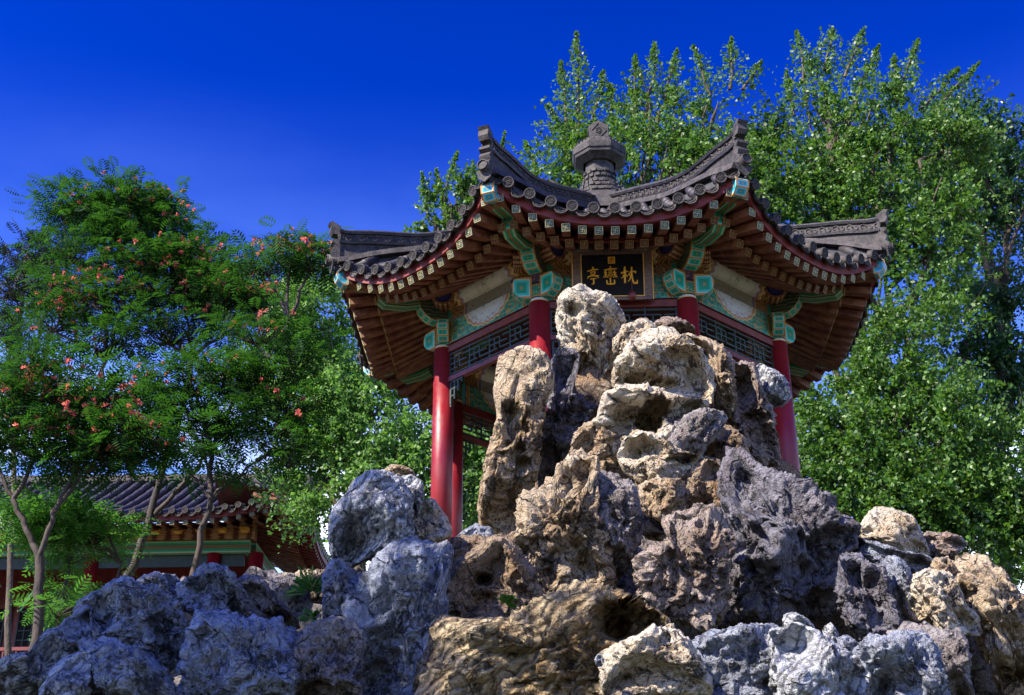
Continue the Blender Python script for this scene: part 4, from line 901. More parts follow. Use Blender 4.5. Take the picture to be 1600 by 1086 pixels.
 ('tall orange and brown rock on the right edge', z7([(895, 525), (950, 488), (1010, 472), (1050, 515), (1120, 555), (1180, 640), (1260, 900), (1260, 1230), (1080, 1230), (1045, 1000), (1015, 850), (955, 750), (905, 640), (885, 580)]), -5.5, 'rk_tan', .42, 6, ((1200+1000/3.1, 700+700/3.1, 15, .12),), 1.0),
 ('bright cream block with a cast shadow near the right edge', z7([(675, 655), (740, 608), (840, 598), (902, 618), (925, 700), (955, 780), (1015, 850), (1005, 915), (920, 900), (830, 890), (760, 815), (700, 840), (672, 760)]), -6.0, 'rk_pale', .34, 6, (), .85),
 ('blue-grey rock between the dark block and the cream block', z7([(548, 580), (600, 528), (680, 548), (695, 630), (680, 700), (700, 840), (620, 830), (598, 700)]), -5.85, 'rk_shade_blue', .26, 5, (), .85),
 ('low rounded blue rock at the bottom right', z7([(425, 1000), (500, 938), (620, 898), (740, 918), (825, 980), (840, 1100), (850, 1280), (410, 1280)]), -7.1, 'rk_shade_blue', .38, 6, (), .8),
 ('mottled shaded rock under the bright cream block', z7([(615, 845), (700, 830), (820, 868), (920, 898), (965, 960), (960, 1100), (970, 1280), (820, 1280), (800, 1000), (700, 930), (605, 900)]), -6.4, 'rk_grey', .3, 5, (), .9),
 ('small pale stone in the mortar below the dark brown block', z7([(265, 870), (310, 848), (342, 900), (332, 965), (285, 955)]), -6.7, 'rk_white', .12, 4, (), .8),
 ('small rounded blue stone at the foot of the dark brown block', z7([(338, 920), (400, 908), (452, 960), (432, 1015), (365, 1005)]), -6.85, 'rk_shade_blue', .14, 4, (), .8),
 ('small orange-brown rock left of the tall orange rock', z7([(785, 545), (880, 530), (910, 600), (905, 655), (815, 610)]), -5.6, 'rk_tan', .2, 5, (), .9),
 # left group
 ('large creased blue-grey rock in the lower left mound', z3([(305, 765), (340, 718), (450, 688), (520, 668), (620, 698), (720, 758), (805, 820), (818, 900), (800, 1020), (700, 1060), (500, 980), (330, 920), (285, 860)]), -6.95, 'rk_shade_blue', .42, 6, ((30+440/3.1, 700+840/3.1, 9, .08), (30+640/3.1, 700+750/3.1, 10, .05)), 1.0),
 ('blue rock at the left slope of the creased mound', z3([(205, 880), (240, 828), (310, 760), (350, 850), (440, 920), (560, 980), (330, 1040), (225, 1020)]), -7.1, 'rk_shade_blue', .3, 5, (), .9),
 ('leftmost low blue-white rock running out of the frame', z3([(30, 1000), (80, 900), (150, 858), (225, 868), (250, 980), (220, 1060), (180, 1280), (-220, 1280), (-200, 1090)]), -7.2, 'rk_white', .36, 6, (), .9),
 ('flat-topped grey rock in front of the diagonal trunk', z3([(558, 682), (590, 628), (650, 610), (740, 613), (785, 650), (775, 730), (745, 780), (690, 740), (610, 710)]), -6.3, 'rk_shade_blue', .3, 5, (), .9),
 ('rounded peak rock in front of the long hall', z3([(775, 665), (835, 630), (888, 575), (942, 570), (1032, 638), (1095, 700), (1125, 790), (1060, 835), (900, 825), (800, 790)]), -6.5, 'rk_shade_blue', .36, 6, ((30+850/3.1, 700+660/3.1, 12, .06),), 1.0),
 ('tilted grey rock right of the rounded peak rock', z3([(1038, 652), (1110, 628), (1180, 648), (1245, 740), (1325, 800), (1365, 860), (1290, 915), (1180, 870), (1090, 790)]), -6.4, 'rk_grey', .32, 5, (), .9),
 ('pinkish sunlit rock behind the left mound', z3([(1195, 655), (1260, 613), (1325, 615), (1325, 700), (1335, 790), (1250, 760)]), -5.5, 'rk_pale', .22, 5, (), .8),
 ('sunlit tan rock with a green plant beside the blue upright rock', z3([(1300, 680), (1330, 618), (1400, 598), (1480, 590), (1520, 650), (1500, 740), (1490, 860), (1400, 875), (1335, 810)]), -5.4, 'rk_tan', .28, 5, (), .9),
 ('wide low grey-violet rock at the bottom of the left mound', z3([(805, 900), (850, 818), (920, 812), (1000, 818), (1100, 812), (1220, 848), (1310, 920), (1345, 1000), (1340, 1290), (800, 1290), (798, 1050)]), -7.3, 'rk_shade_blue', .42, 6, (), .95),
 ('dark porous rock in the bottom row of the left mound', z3([(325, 965), (440, 938), (520, 975), (640, 965), (665, 1040), (725, 1080), (750, 1290), (290, 1290)]), -7.55, 'rk_shade_blue', .34, 6, (), 1.0),
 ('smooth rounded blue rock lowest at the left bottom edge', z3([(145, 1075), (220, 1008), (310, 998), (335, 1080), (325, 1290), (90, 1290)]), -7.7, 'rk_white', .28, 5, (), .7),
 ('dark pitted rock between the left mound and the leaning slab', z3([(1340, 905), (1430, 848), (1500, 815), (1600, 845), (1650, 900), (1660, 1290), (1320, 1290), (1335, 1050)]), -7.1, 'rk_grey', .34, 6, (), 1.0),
]
for (lb_, poly, Y, mt_, T, lvl, dents, rg) in ROCKS: rock(lb_, poly, Y, mt_, T, lvl, dents, rg)
# ------------------------------------------------------------ foliage
def px_r(p, px): return px*np.linalg.norm(np.asarray(p)-CAM)/FPX
def quads(P, A, B, bend=None):
    """leaf quads: base P-A, side B, tip P+A, side -B"""
    V = np.stack([P-A, P+B, P+A, P-B], 1); 
    if bend is not None: V[:, 2] -= bend
    n = len(P); return V.reshape(-1, 3), np.arange(4*n, dtype=np.int32).reshape(-1, 4)
def unit(v): return v/np.maximum(np.linalg.norm(v, axis=1), 1e-9)[:, None]
def blob_points(c, r, n, shell=.5):
    d = unit(rng.normal(size=(n, 3)))
    if n > 14:       # boughs: twigs gather round a few sub-centres, leaving dark hollows between
        k = max(3, n//13); e = unit(rng.normal(size=(k, 3)))*(.35+.65*rng.random(k)[:, None]**.5); i = rng.integers(0, k, n)
        q = e[i]+rng.normal(size=(n, 3))*.19; return c+q*np.array(r), unit(q+d*.3)
    return c+d*np.array(r)*(rng.random(n)**(1/(3-1.4*shell)))[:, None], d
def twigs_leaves(blobs, leaf, per=26, tlen=.8, up=.35, droop=0.0, dens=1.0):
    """blobs: (centre, (rx,ry,rz), twigs). leaves sit along short curved twigs."""
    Ps = []; Ds = []
    for c, r, n in blobs:
        p, d = blob_points(np.array(c), r, int(n*dens*2.1)); Ps.append(p); Ds.append(d)
    P = np.concatenate(Ps); D = np.concatenate(Ds); n = len(P)
    dirs = unit(D*.8+rng.normal(size=(n, 3))*.6+[0, 0, up]); L = tlen*(.5+rng.random(n))
    t = rng.random((n, per)); side = rng.normal(size=(n, per, 3))
    pos = P[:, None]+dirs[:, None]*(t*L[:, None])[..., None]+side*(.10*tlen)*(1-.5*t)[..., None]
    pos[..., 2] -= droop*(t**2)*L[:, None]
    pos = pos.reshape(-1, 3); m_ = len(pos)
    s = leaf*(.65+.7*rng.random(m_))
    nrm = unit(rng.normal(size=(m_, 3))*.8+[0, 0, .55]); ax = unit(np.cross(nrm, rng.normal(size=(m_, 3)))); ax[:, 2] -= .35; ax = unit(ax)
    b = unit(np.cross(nrm, ax)); return pos, ax*s[:, None]*.55, b*s[:, None]*.36, P, dirs, L
def tube_np(m, p0, p1, r0, r1, seed=0, n=5, seg=4, wob=.06):
    p0 = np.array(p0, float); p1 = np.array(p1, float); L = np.linalg.norm(p1-p0); pts = []
    for i in range(seg+1):
        t = i/seg; o = rng.normal(size=3)*wob*L*math.sin(math.pi*t); o[2] += .10*L*math.sin(math.pi*t)*.5; pts.append(p0+(p1-p0)*t+o)
    m.tube(pts, [r0+(r1-r0)*i/seg for i in range(seg+1)], n, caps=False); return pts
def tree(name, label, cat, base, trunk_top, blobs, leafmat, leaf, barkmat='bark', r0=.2, per=26, tlen=.8, up=.35, droop=0, dens=1.0, group=None, shoots=(), limb=.05, twig_vis=.14):
    root = empty(name, base, label, cat, group or ('poplars behind the pavilion' if name == 'poplar_tree' else None)); base = np.array(base, float)
    pos, A, B, P, dirs, L = twigs_leaves(blobs, leaf, per, tlen, up, droop, dens)
    if len(shoots):      # upright leafy shoots over the crown: (foot, tip, spread)
        ps = []
        for f_, t_, sp_ in shoots:
            f_ = np.array(f_); t_ = np.array(t_); n = int(np.linalg.norm(t_-f_)/leaf*22)
            k = rng.random(n); q = f_+(t_-f_)*k[:, None]+rng.normal(size=(n, 3))*(sp_*(1.05-k))[:, None]; q += .15*np.sin(k*5)[:, None]*sp_; ps.append(q)
        q = np.concatenate(ps); n = len(q); s = leaf*(.65+.6*rng.random(n)); nr = unit(rng.normal(size=(n, 3))+[0, 0, .4]); ax = unit(np.cross(nr, rng.normal(size=(n, 3)))); b = unit(np.cross(nr, ax))
        pos = np.concatenate([pos, q]); A = np.concatenate([A, ax*s[:, None]*.55]); B = np.concatenate([B, b*s[:, None]*.36])
    V, F = quads(pos, A, B, None); V = V-base
    me = raw_mesh('crown', V, F, MAT[leafmat], False, 4); put('crown', me, root)
    m = MB(); tt = np.array(trunk_top, float)
    tp = tube_np(m, base-[0, 0, .5], tt, r0, r0*.55, n=10, seg=8, wob=.02)
    for c, r, n in blobs:
        c = np.array(c); s0 = tp[rng.integers(4, 9)]; lp = tube_np(m, s0, c, r0*.35, limb*.7, seg=5)
        for j in range(6):
            e, _ = blob_points(c, np.array(r)*.9, 1); sp = tube_np(m, lp[rng.integers(2, 6)], e[0], limb*.6, limb*.2, seg=3, n=4)
    idx = rng.random(len(P)) < twig_vis
    for p, d, l in zip(P[idx], dirs[idx], L[idx]): m.tube([p-d*l*.3, p+d*l*.5+[0, 0, .02], p+d*l], [limb*.16, limb*.10, limb*.04], 3, caps=False)
    for f_, t_, sp_ in shoots: tube_np(m, f_, t_, limb*.5, limb*.1, n=4, wob=.02)
    o = m.build('trunk', MAT[barkmat], root, tuple(base)); return root
def B_(px, py, Y, rx, ry, n, rd=None):
    c = un(px, py, Y); return (c, (px_r(c, rx), px_r(c, rd or rx*.7), px_r(c, ry)), n)
def gz(x, y): return float(ground_z(x, y))
def tree_base(px, py, Y):
    p = un(px, py, Y); return (p[0], p[1], gz(p[0], p[1]))
S = lambda px, py, qx, qy, Y, sp: (un(px, py, Y), un(qx, qy, Y), px_r(un(px, py, Y), sp))
# poplars behind the pavilion
tree('poplar_tree', 'tall poplar with upright leafy shoots right behind the roof finial', 'tree', tree_base(1000, 900, 9), un(1010, 330, 9),
     [B_(1020, 265, 9, 105, 60, 120), B_(1110, 200, 9, 60, 45, 34), B_(920, 225, 9, 45, 55, 40), B_(1030, 175, 9, 40, 40, 22), B_(860, 285, 9, 50, 30, 28), B_(1160, 285, 9, 80, 60, 80), B_(1100, 380, 9.5, 130, 90, 120), B_(960, 380, 9.5, 130, 90, 100)],
     'leaf_poplar', .085, per=30, tlen=.62, up=.35, limb=.08, r0=.2,
     shoots=[S(905, 200, 903, 48, 9, 20), S(925, 190, 945, 110, 9, 17), S(885, 200, 878, 95, 9, 17), S(1010, 180, 1025, 65, 9, 17), S(1040, 160, 1060, 75, 9, 13), S(1110, 150, 1085, 70, 9, 14), S(1140, 140, 1145, 58, 9, 17), S(1160, 140, 1192, 95, 9, 13), S(990, 190, 995, 85, 9, 14), S(840, 270, 822, 222, 9, 13), S(955, 180, 955, 130, 9, 14)])
tree('poplar_tree', 'broad poplar with spreading leafy shoots above the right eave', 'tree', tree_base(1350, 1000, 10), un(1340, 420, 10),
     [B_(1290, 235, 10, 100, 65, 120), B_(1400, 215, 10, 70, 45, 60), B_(1290, 140, 10, 35, 40, 18), B_(1340, 330, 10, 130, 100, 210), B_(1250, 340, 10, 100, 70, 120), B_(1430, 330, 10, 110, 90, 150), B_(1470, 240, 10, 60, 50, 60), B_(1440, 440, 10, 90, 70, 110), B_(1340, 160, 10, 40, 30, 16), B_(1180, 240, 10.5, 50, 60, 60)],
     'leaf_poplar', .085, per=30, tlen=.62, up=.3, limb=.08, r0=.22,
     shoots=[S(1255, 130, 1248, 48, 10, 17), S(1290, 110, 1303, 42, 10, 17), S(1320, 120, 1352, 42, 10, 15), S(1340, 150, 1375, 70, 10, 13), S(1400, 170, 1437, 60, 10, 17), S(1400, 160, 1398, 85, 10, 13), S(1440, 170, 1500, 105, 10, 15), S(1460, 175, 1532, 96, 10, 11), S(1240, 180, 1230, 110, 10, 13)])
tree('broadleaf_tree', 'dark feathery tree with bare crooked limbs at the right edge', 'tree', tree_base(1560, 1000, 13), un(1560, 420, 13),
     [B_(1530, 225, 13, 70, 50, 130), B_(1590, 300, 13, 70, 80, 130), B_(1490, 300, 13, 60, 60, 70), B_(1560, 470, 13, 50, 50, 60), B_(1500, 600, 13, 80, 70, 110), B_(1560, 770, 13, 80, 80, 100), B_(1600, 600, 13, 50, 120, 100), B_(1460, 760, 13, 90, 90, 130)],
     'leaf_far', .10, per=28, tlen=.8, up=.1, r0=.24, limb=.1)
tree('poplar_tree', 'leafy green poplar filling the sky below the right eave', 'tree', tree_base(1380, 1000, 8), un(1380, 640, 8),
     [B_(1330, 640, 8, 95, 70, 150), B_(1300, 760, 8, 90, 80, 170), B_(1420, 520, 8, 70, 80, 100), B_(1430, 690, 8, 100, 90, 190), B_(1290, 690, 8, 60, 80, 100), B_(1530, 800, 8, 80, 60, 120), B_(1590, 720, 8, 60, 90, 110), B_(1590, 850, 8, 60, 50, 70), B_(1380, 800, 8, 110, 70, 170), B_(1500, 680, 8, 60, 70, 60), B_(1400, 600, 8, 60, 50, 60)],
     'leaf_poplar', .08, per=28, tlen=.7, up=.2, droop=.3, r0=.18)
tree('poplar_tree', 'pale green poplar between the hall and the left eave of the pavilion', 'tree', tree_base(560, 1000, 7), un(560, 640, 7),
     [B_(470, 480, 7, 80, 60, 120), B_(520, 540, 7, 60, 70, 100), B_(580, 650, 7, 95, 60, 170), B_(490, 640, 7, 60, 60, 60), B_(620, 740, 7, 90, 80, 190), B_(520, 740, 7, 60, 80, 110), B_(440, 560, 7, 60, 60, 70), B_(760, 780, 7, 70, 90, 150), B_(560, 790, 7.5, 60, 50, 70), B_(410, 470, 7, 60, 50, 60), B_(770, 690, 7, 60, 50, 70)],
     'leaf_pale', .075, per=30, tlen=.65, up=.25, droop=.25, r0=.16)
tree('poplar_tree', 'slender poplar top poking up beside the front left roof corner', 'tree', tree_base(700, 900, 8.5), un(700, 420, 8.5),
     [B_(705, 320, 8.5, 34, 40, 34), B_(730, 350, 8.5, 40, 30, 30), B_(680, 350, 8.5, 22, 20, 12), B_(700, 500, 9, 60, 70, 40)],
     'leaf_poplar', .085, per=26, tlen=.45, up=.8, r0=.12,
     shoots=[S(668, 340, 660, 268, 8.5, 6), S(695, 300, 716, 236, 8.5, 8), S(740, 320, 740, 250, 8.5, 9), S(665, 352, 650, 348, 8.5, 5), S(775, 280, 790, 205, 8.5, 5), S(700, 340, 682, 262, 8.5, 6)])
tree('poplar_tree', 'dark green poplar seen between the left columns of the pavilion', 'tree', tree_base(850, 1000, 9), un(850, 700, 9),
     [B_(760, 720, 9, 70, 80, 120), B_(840, 640, 9, 80, 90, 70), B_(1000, 560, 9, 120, 70, 60), B_(1150, 620, 9, 90, 80, 60)], 'leaf_far', .09, per=28, tlen=.7, up=.2, r0=.15)
# silk trees: flat sprays of feathery fronds, pink flowers on top
def silk_tree(label, base, limbs, pads, r0=.12, flowers=1.0, leafmat='leaf_silk', group='silk trees left of the pavilion', fr=.24, name='silk_tree'):
    root = empty(name, base, label, 'tree', group); base = np.array(base, float)
    m = MB()
    for pts, ra, rb in limbs:
        P = [np.array(p, float) for p in pts]; Q = []
        for i in range(len(P)-1):
            for t in range(5): Q.append(P[i]*(1-t/5)+P[i+1]*(t/5)+rng.normal(size=3)*.012)
        Q.append(P[-1]); m.tube(Q, [(ra+(rb-ra)*i/(len(Q)-1))*.66 for i in range(len(Q))], 8, caps=False)
    C = []; N = []; fl = []
    ends = [np.array(l[0][k], float) for l in limbs for k in range(1, len(l[0]))]
    for c, r, n, ff in pads:
        n = int(n*1.05); c = np.array(c); r = np.array(r); n = int(n*2.5); k = max(2, int(n/9))
        src = min(ends, key=lambda e: np.linalg.norm(e-(c-[0, 0, .4]))+(3 if e[2] > c[2]+.2 else 0))
        hub = c-[0, 0, r[2]*.9]; tube_np(m, src, hub, .032, .018, seg=4, n=5, wob=.04)
        for j in range(k):
            a = rng.random()*6.283; q = rng.random()**.5; tip = c+np.array([math.cos(a)*q*r[0], math.sin(a)*q*r[1], r[2]*(1-q*q)*.9-r[2]*.3+rng.normal()*r[2]*.2])
            tube_np(m, hub, tip, .014, .005, seg=3, n=3, wob=.06)
            for z in range(int(n/k)):
                C.append(tip+rng.normal(size=3)*np.array([.22, .22, .06])); N.append(unit((C[-1]-hub)[None]*[1, 1, .3]+rng.normal(size=(1, 3))*.5)[0])
            if rng.random() < ff*flowers:
                for z in range(rng.integers(2, 6)): fl.append(tip+[rng.normal()*.16, rng.normal()*.16, .10+rng.random()*.06])
    C = np.array(C); N = np.array(N); n = len(C)
    # fronds: 7 pairs of drooping pinnae each
    L = fr*(.7+.6*rng.random(n)); ups = unit(np.array([0, 0, 1.0])+rng.normal(size=(n, 3))*.28); sd_ = unit(np.cross(N, ups)); ups = np.cross(sd_, N)
    k = 6; pos = []; A = []; Bv = []
    for i in range(k):
        t = (i+.6)/k
        for s in (-1, 1):
            w_ = L*.46*math.sin(math.pi*(.18+.75*t)); o = C+N*(L*t)[:, None]+ups*(-.30*L*t*t)[:, None]
            dr = unit(sd_*s+N*.55-ups*.25); pos.append(o+dr*(w_*.5)[:, None]); A.append(dr*(w_*.52)[:, None]); Bv.append(unit(np.cross(dr, ups))*(L*.050)[:, None])
    V, F = quads(np.concatenate(pos), np.concatenate(A), np.concatenate(Bv)); put('crown', raw_mesh('crown', V-base, F, MAT[leafmat], False, 4), root)
    if fl:
        fl = np.array(fl); q = np.repeat(fl, 9, 0); d = unit(rng.normal(size=(len(q), 3))+[0, 0, .9]); s = .05
        b = unit(np.cross(d, rng.normal(size=(len(q), 3))))*.020; V, F = quads(q+d*s*.5, d*s*.6, b); V = V-base
        put('flowers', raw_mesh('flowers', V, F, MAT['flower'], False, 4), root)
    m.build('trunk', MAT['barkl' if leafmat != 'pine' else 'bark'], root, tuple(base)); return root
def pad(px, py, Y, rx, ry, n, ff=.3): c = un(px, py, Y); return (c, (px_r(c, rx), px_r(c, rx*.8), px_r(c, ry)), n, ff)
def pl(Y, *pts): return [un(x, y, Y) for x, y in pts]
Yb = 2.5
b1 = tree_base(200, 960, Yb)
silk_tree('tallest silk tree with a dark domed crown over the long hall', b1,
    [([b1]+pl(Yb, (200, 900), (235, 810), (262, 700), (285, 640)), .11, .06), (pl(Yb, (235, 810), (300, 740), (340, 690)), .06, .03), (pl(Yb, (150, 640), (165, 560), (165, 470), (160, 400), (170, 340)), .055, .02),
     (pl(Yb, (262, 700), (200, 660), (150, 640)), .06, .05), (pl(Yb, (165, 470), (110, 390), (95, 340)), .022, .01), (pl(Yb, (285, 640), (300, 560), (290, 480)), .05, .02), (pl(Yb, (300, 560), (250, 500), (230, 430)), .03, .012), (pl(Yb, (165, 560), (235, 470)), .03, .012)],
    [pad(160, 330, Yb, 60, 20, 90, .1), pad(200, 345, Yb, 70, 22, 110, .1), pad(270, 420, Yb, 80, 26, 120, .3), pad(185, 312, Yb, 65, 18, 130, .1), pad(110, 325, Yb, 42, 14, 45, .1), pad(225, 325, Yb, 60, 22, 110, .1), pad(255, 370, Yb, 70, 26, 130, .1), pad(150, 370, Yb, 40, 12, 36, .05), pad(300, 400, Yb, 50, 22, 90, .2), pad(120, 400, Yb, 60, 14, 70, 0), pad(330, 440, Yb, 60, 20, 90, .5),
     pad(200, 400, Yb, 60, 20, 60, 0), pad(250, 450, Yb, 80, 22, 110, .7), pad(130, 455, Yb, 60, 16, 70, .6), pad(190, 480, Yb, 80, 20, 110, .6), pad(330, 480, Yb, 80, 24, 120, .5), pad(90, 500, Yb, 50, 22, 60, .5), pad(400, 470, Yb, 40, 20, 50, .6), pad(265, 520, Yb, 90, 22, 110, .1), pad(150, 540, Yb, 70, 18, 60, .1)])
Y2 = 1.2; b2 = tree_base(400, 1000, Y2)
silk_tree('middle silk tree with a leaning trunk before the hall roof', b2,
    [([b2]+pl(Y2, (300, 900), (330, 780), (330, 700)), .08, .05), (pl(Y2, (330, 700), (300, 600), (285, 540)), .045, .02), (pl(Y2, (330, 700), (370, 620), (420, 560), (450, 500)), .045, .015), (pl(Y2, (370, 620), (460, 590)), .025, .01), (pl(Y2, (330, 780), (400, 720), (460, 700)), .03, .012)],
    [pad(455, 398, Y2, 60, 20, 90, .5), pad(485, 412, Y2, 45, 16, 50, .5), pad(420, 420, Y2, 45, 14, 40, .4), pad(400, 520, Y2, 70, 22, 80, .2), pad(300, 600, Y2, 80, 24, 130, .1), pad(380, 590, Y2, 60, 24, 90, .1), pad(440, 640, Y2, 60, 26, 90, .05), pad(330, 660, Y2, 80, 26, 140, .05), pad(240, 640, Y2, 60, 26, 100, .1), pad(440, 690, Y2, 60, 18, 50, .05), pad(320, 700, Y2, 50, 14, 30, .1), pad(460, 560, Y2, 50, 22, 50, 0), pad(370, 735, Y2, 50, 14, 26, 0), pad(290, 720, Y2, 50, 14, 26, 0), pad(450, 720, Y2, 45, 14, 26, 0)])
Y3 = -1.0; b3 = tree_base(60, 1000, Y3)
silk_tree('nearest silk tree with forked trunk and pink flowers at the left edge', b3,
    [([b3]+pl(Y3, (60, 960), (62, 870)), .10, .085), (pl(Y3, (62, 870), (85, 800), (115, 735), (140, 700)), .055, .03), (pl(Y3, (62, 870), (42, 830), (20, 780)), .06, .045), (pl(Y3, (115, 735), (60, 690)), .025, .01), (pl(Y3, (140, 700), (210, 690)), .025, .01), (pl(Y3, (20, 780), (-20, 700)), .04, .02)],
    [pad(80, 650, Y3, 60, 20, 100, 1.0), pad(150, 680, Y3, 60, 20, 100, .9), pad(60, 700, Y3, 55, 18, 70, .6), pad(200, 710, Y3, 50, 16, 60, .5), pad(130, 725, Y3, 60, 16, 60, .4), pad(40, 620, Y3, 50, 16, 60, .6), pad(0, 680, Y3, 60, 24, 70, .6), pad(240, 690, Y3, 45, 14, 40, .3), pad(90, 600, Y3, 50, 16, 50, .2), pad(60, 560, Y3, 60, 20, 70, .2), pad(150, 620, Y3, 50, 18, 60, .1)])
silk_tree('low bright green feathery bush in front of the hall', tree_base(170, 1000, 0.5),
    [([tree_base(170, 1000, .5)]+pl(.5, (165, 960), (190, 880), (150, 800)), .04, .02), (pl(.5, (190, 880), (110, 840)), .02, .01), (pl(.5, (165, 960), (90, 960)), .02, .01)],
    [pad(90, 815, .5, 60, 20, 90, 0), pad(150, 832, .5, 60, 22, 80, 0), pad(110, 868, .5, 36, 14, 30, 0), pad(70, 820, .5, 40, 26, 60, 0), pad(110, 930, .5, 30, 12, 26, 0), pad(60, 812, .5, 50, 18, 50, 0), pad(90, 955, -.5, 40, 10, 24, 0)], leafmat='leaf_bush', name='feathery_bush', group=None, fr=.26)
silk_tree('dark conifer behind the silk trees at the far left edge', tree_base(20, 1000, 5),
    [([tree_base(20, 1000, 5)]+pl(5, (20, 700), (40, 400)), .09, .04)],
    [pad(60, 400, 5, 50, 22, 110, 0), pad(30, 450, 5, 60, 24, 120, 0), pad(90, 440, 5, 40, 16, 60, 0), pad(20, 520, 5, 60, 30, 110, 0), pad(100, 480, 5, 50, 20, 70, 0), pad(0, 600, 5, 60, 40, 100, 0)], leafmat='pine', group=None, name='conifer_tree', fr=.24)
# tree just left of the view whose shade lies over the low left rocks
sh = lambda x, y, z, r, n: (np.array([x, y, z]), (r, r, r*.8), n)
tree('broadleaf_tree', 'broad shade tree standing left of the view beside the rockery', 'tree', (-12.3, -12.4, gz(-12.3, -12.4)), (-12.2, -12.4, 7.5),
     [sh(-10.9, -12.2, 9.4, 2.2, 190), sh(-13.2, -12.6, 9.0, 2.2, 170), sh(-9.6, -12.1, 8.0, 1.4, 90), sh(-11.5, -12.5, 7.4, 1.6, 90)], 'leaf_far', .14, per=26, tlen=.9, r0=.25)
# small plants in the rock gaps
def plant(label, px, py, Y, n, size, cat='plant'):
    p = un(px, py, Y); root = empty('leafy_plant', p, label, cat)
    pos = []; A = []; Bv = []; m = MB()
    for i in range(n):
        d = unit(rng.normal(size=(1, 3))*[1, .6, .5]+[0, -.3, .9])[0]; L = size*(.6+.6*rng.random()); m.tube([p*0, d*L*.5+[0, 0, .01], d*L-[0, 0, L*.15]], [.004, .003, .001], 4, caps=False)
        s = unit(np.cross(d[None], rng.normal(size=(1, 3))))[0]
        for k in range(7):
            t = .25+.75*k/7
            for q in (-1, 1): pos.append(d*L*t+s*q*.028-[0, 0, L*.15*t*t]); A.append(unit((s*q+d*.6)[None])[0]*.030); Bv.append(np.cross(unit((s*q+d*.6)[None])[0], np.cross(d, s))*.012)
    V, F = quads(np.array(pos), np.array(A), np.array(Bv)); put('leaves', raw_mesh('leaves', V, F, MAT['leaf_bush'], False, 4), root); m.build('stem', MAT['barkl'], root)
plant('bright green seedling growing on the sunlit tan rock', 485, 925, -5.75, 12, .24)
plant('small green sprig at the foot of the sunlit tan rock', 487, 966, -5.8, 6, .10)
plant('tiny green weed on the hollowed brown rock', 790, 942, -6.85, 5, .07)
# ------------------------------------------------------------ the long hall behind the silk trees
HX0, HX1, HY, HZ = -19.0, -5.95, 10.0, 8.50
hall = empty('long_hall', (-12, 12.5, 5.2), 'long hall with grey tiled roof and red columns behind the silk trees', 'building')
HO = (-12, 12.5, 5.2)
def hl(x): return .42*max(0, (x-HX1+2.6)/2.6)**2.3
def hroof(x, v, dz=0): return (x, HY+v*3.6, HZ+2.0*v**1.2+hl(x)*(1-v)**2+dz)
RX1 = HX1-.1
m = MB()
for s_, dz in ((1, 0), (-1, -.05)):
    def fn(u, v):
        xe = HX0+(HX1-HX0)*u; xr = xe; x = xe+(xr-xe)*v; p = hroof(xe, v, dz); return (x, p[1], HZ+2.0*v**1.2+hl(xe)*(1-v)**2+dz)
    m.grid(fn, 40, 8)
m.build('roof_slope', MAT['grout'], hall, HO)
n_r = 46; me_r = None
for i in range(n_r):
    x = HX1-.10-i*.27
    vmax = 1.0
    if x < HX0: break
    m = MB(); ss = np.linspace(-.02, vmax, 22); m.tube([(x, HY+v*3.6, HZ+2.0*max(0, v)**1.2+hl(x)*(1-v)**2+.05) for v in ss], [.066+.008*(k % 3 == 0) for k in range(22)], 8)
    r_ = m.build('tile_roll', MAT['tile'], hall, HO)
    put('tile_end_disc', me_end, r_, loc=(x-HO[0], HY-.10-HO[1], HZ+hl(x)+.05-HO[2]))
    put('drip_tile', me_drip, hall, loc=(x+.135-HO[0], HY-.06-HO[1], HZ+hl(x)+.04-HO[2]))
    for (nm, y0, z0, z1, mt1, me1) in (('flying_rafter', HY+.02, HZ-.17, HZ+.06, 'rafter', me_fend), ('eave_rafter', HY+.38, HZ-.18, HZ+.25, 'rafter', me_lend)):
        m = MB(); m.bar((x, y0+1.1, z1+hl(x)*.5), (x, y0, z0+hl(x)), .09, .09); rf = m.build(nm, MAT[mt1], hall, HO); put('rafter_end_panel', me1, rf, loc=(x-HO[0], y0-.006-HO[1], z0+hl(x)-HO[2]))
m = MB(); P = [HX0+(HX1-HX0)*i/40 for i in range(41)]
for i in range(40): m.bar((P[i], HY+.02, HZ-.06+hl(P[i])), (P[i+1], HY+.02, HZ-.06+hl(P[i+1])), .05, .12)
m.build('eave_fascia', MAT['fascia'], hall, HO)
m = MB(); m.grid(lambda u, v: (HX0+(HX1-HX0)*u, HY+.03+1.7*v, HZ-.10+hl(HX0+(HX1-HX0)*u)*(1-v*.5)+.50*v), 30, 2); m.build('eave_board', MAT['board'], hall, HO)
m = MB(); m.bar((HX0, HY+3.6, HZ+2.15), (RX1-.1, HY+3.6, HZ+2.06), .18, .16); m.build('main_ridge', MAT['ridge'], hall, HO)
m = MB(); pts = [(RX1+.12, HY+3.6*v, HZ+2.0*v**1.2+hl(RX1)*(1-v)**2+.16) for v in np.linspace(-.01, 1, 12)]
for i in range(11): m.bar(pts[i]+np.array([0, 0, -.07]) if 0 else (pts[i][0], pts[i][1], pts[i][2]-.07), (pts[i+1][0], pts[i+1][1], pts[i+1][2]-.07), .13, .13)
m.build('hip_ridge', MAT['ridge'], hall, HO)
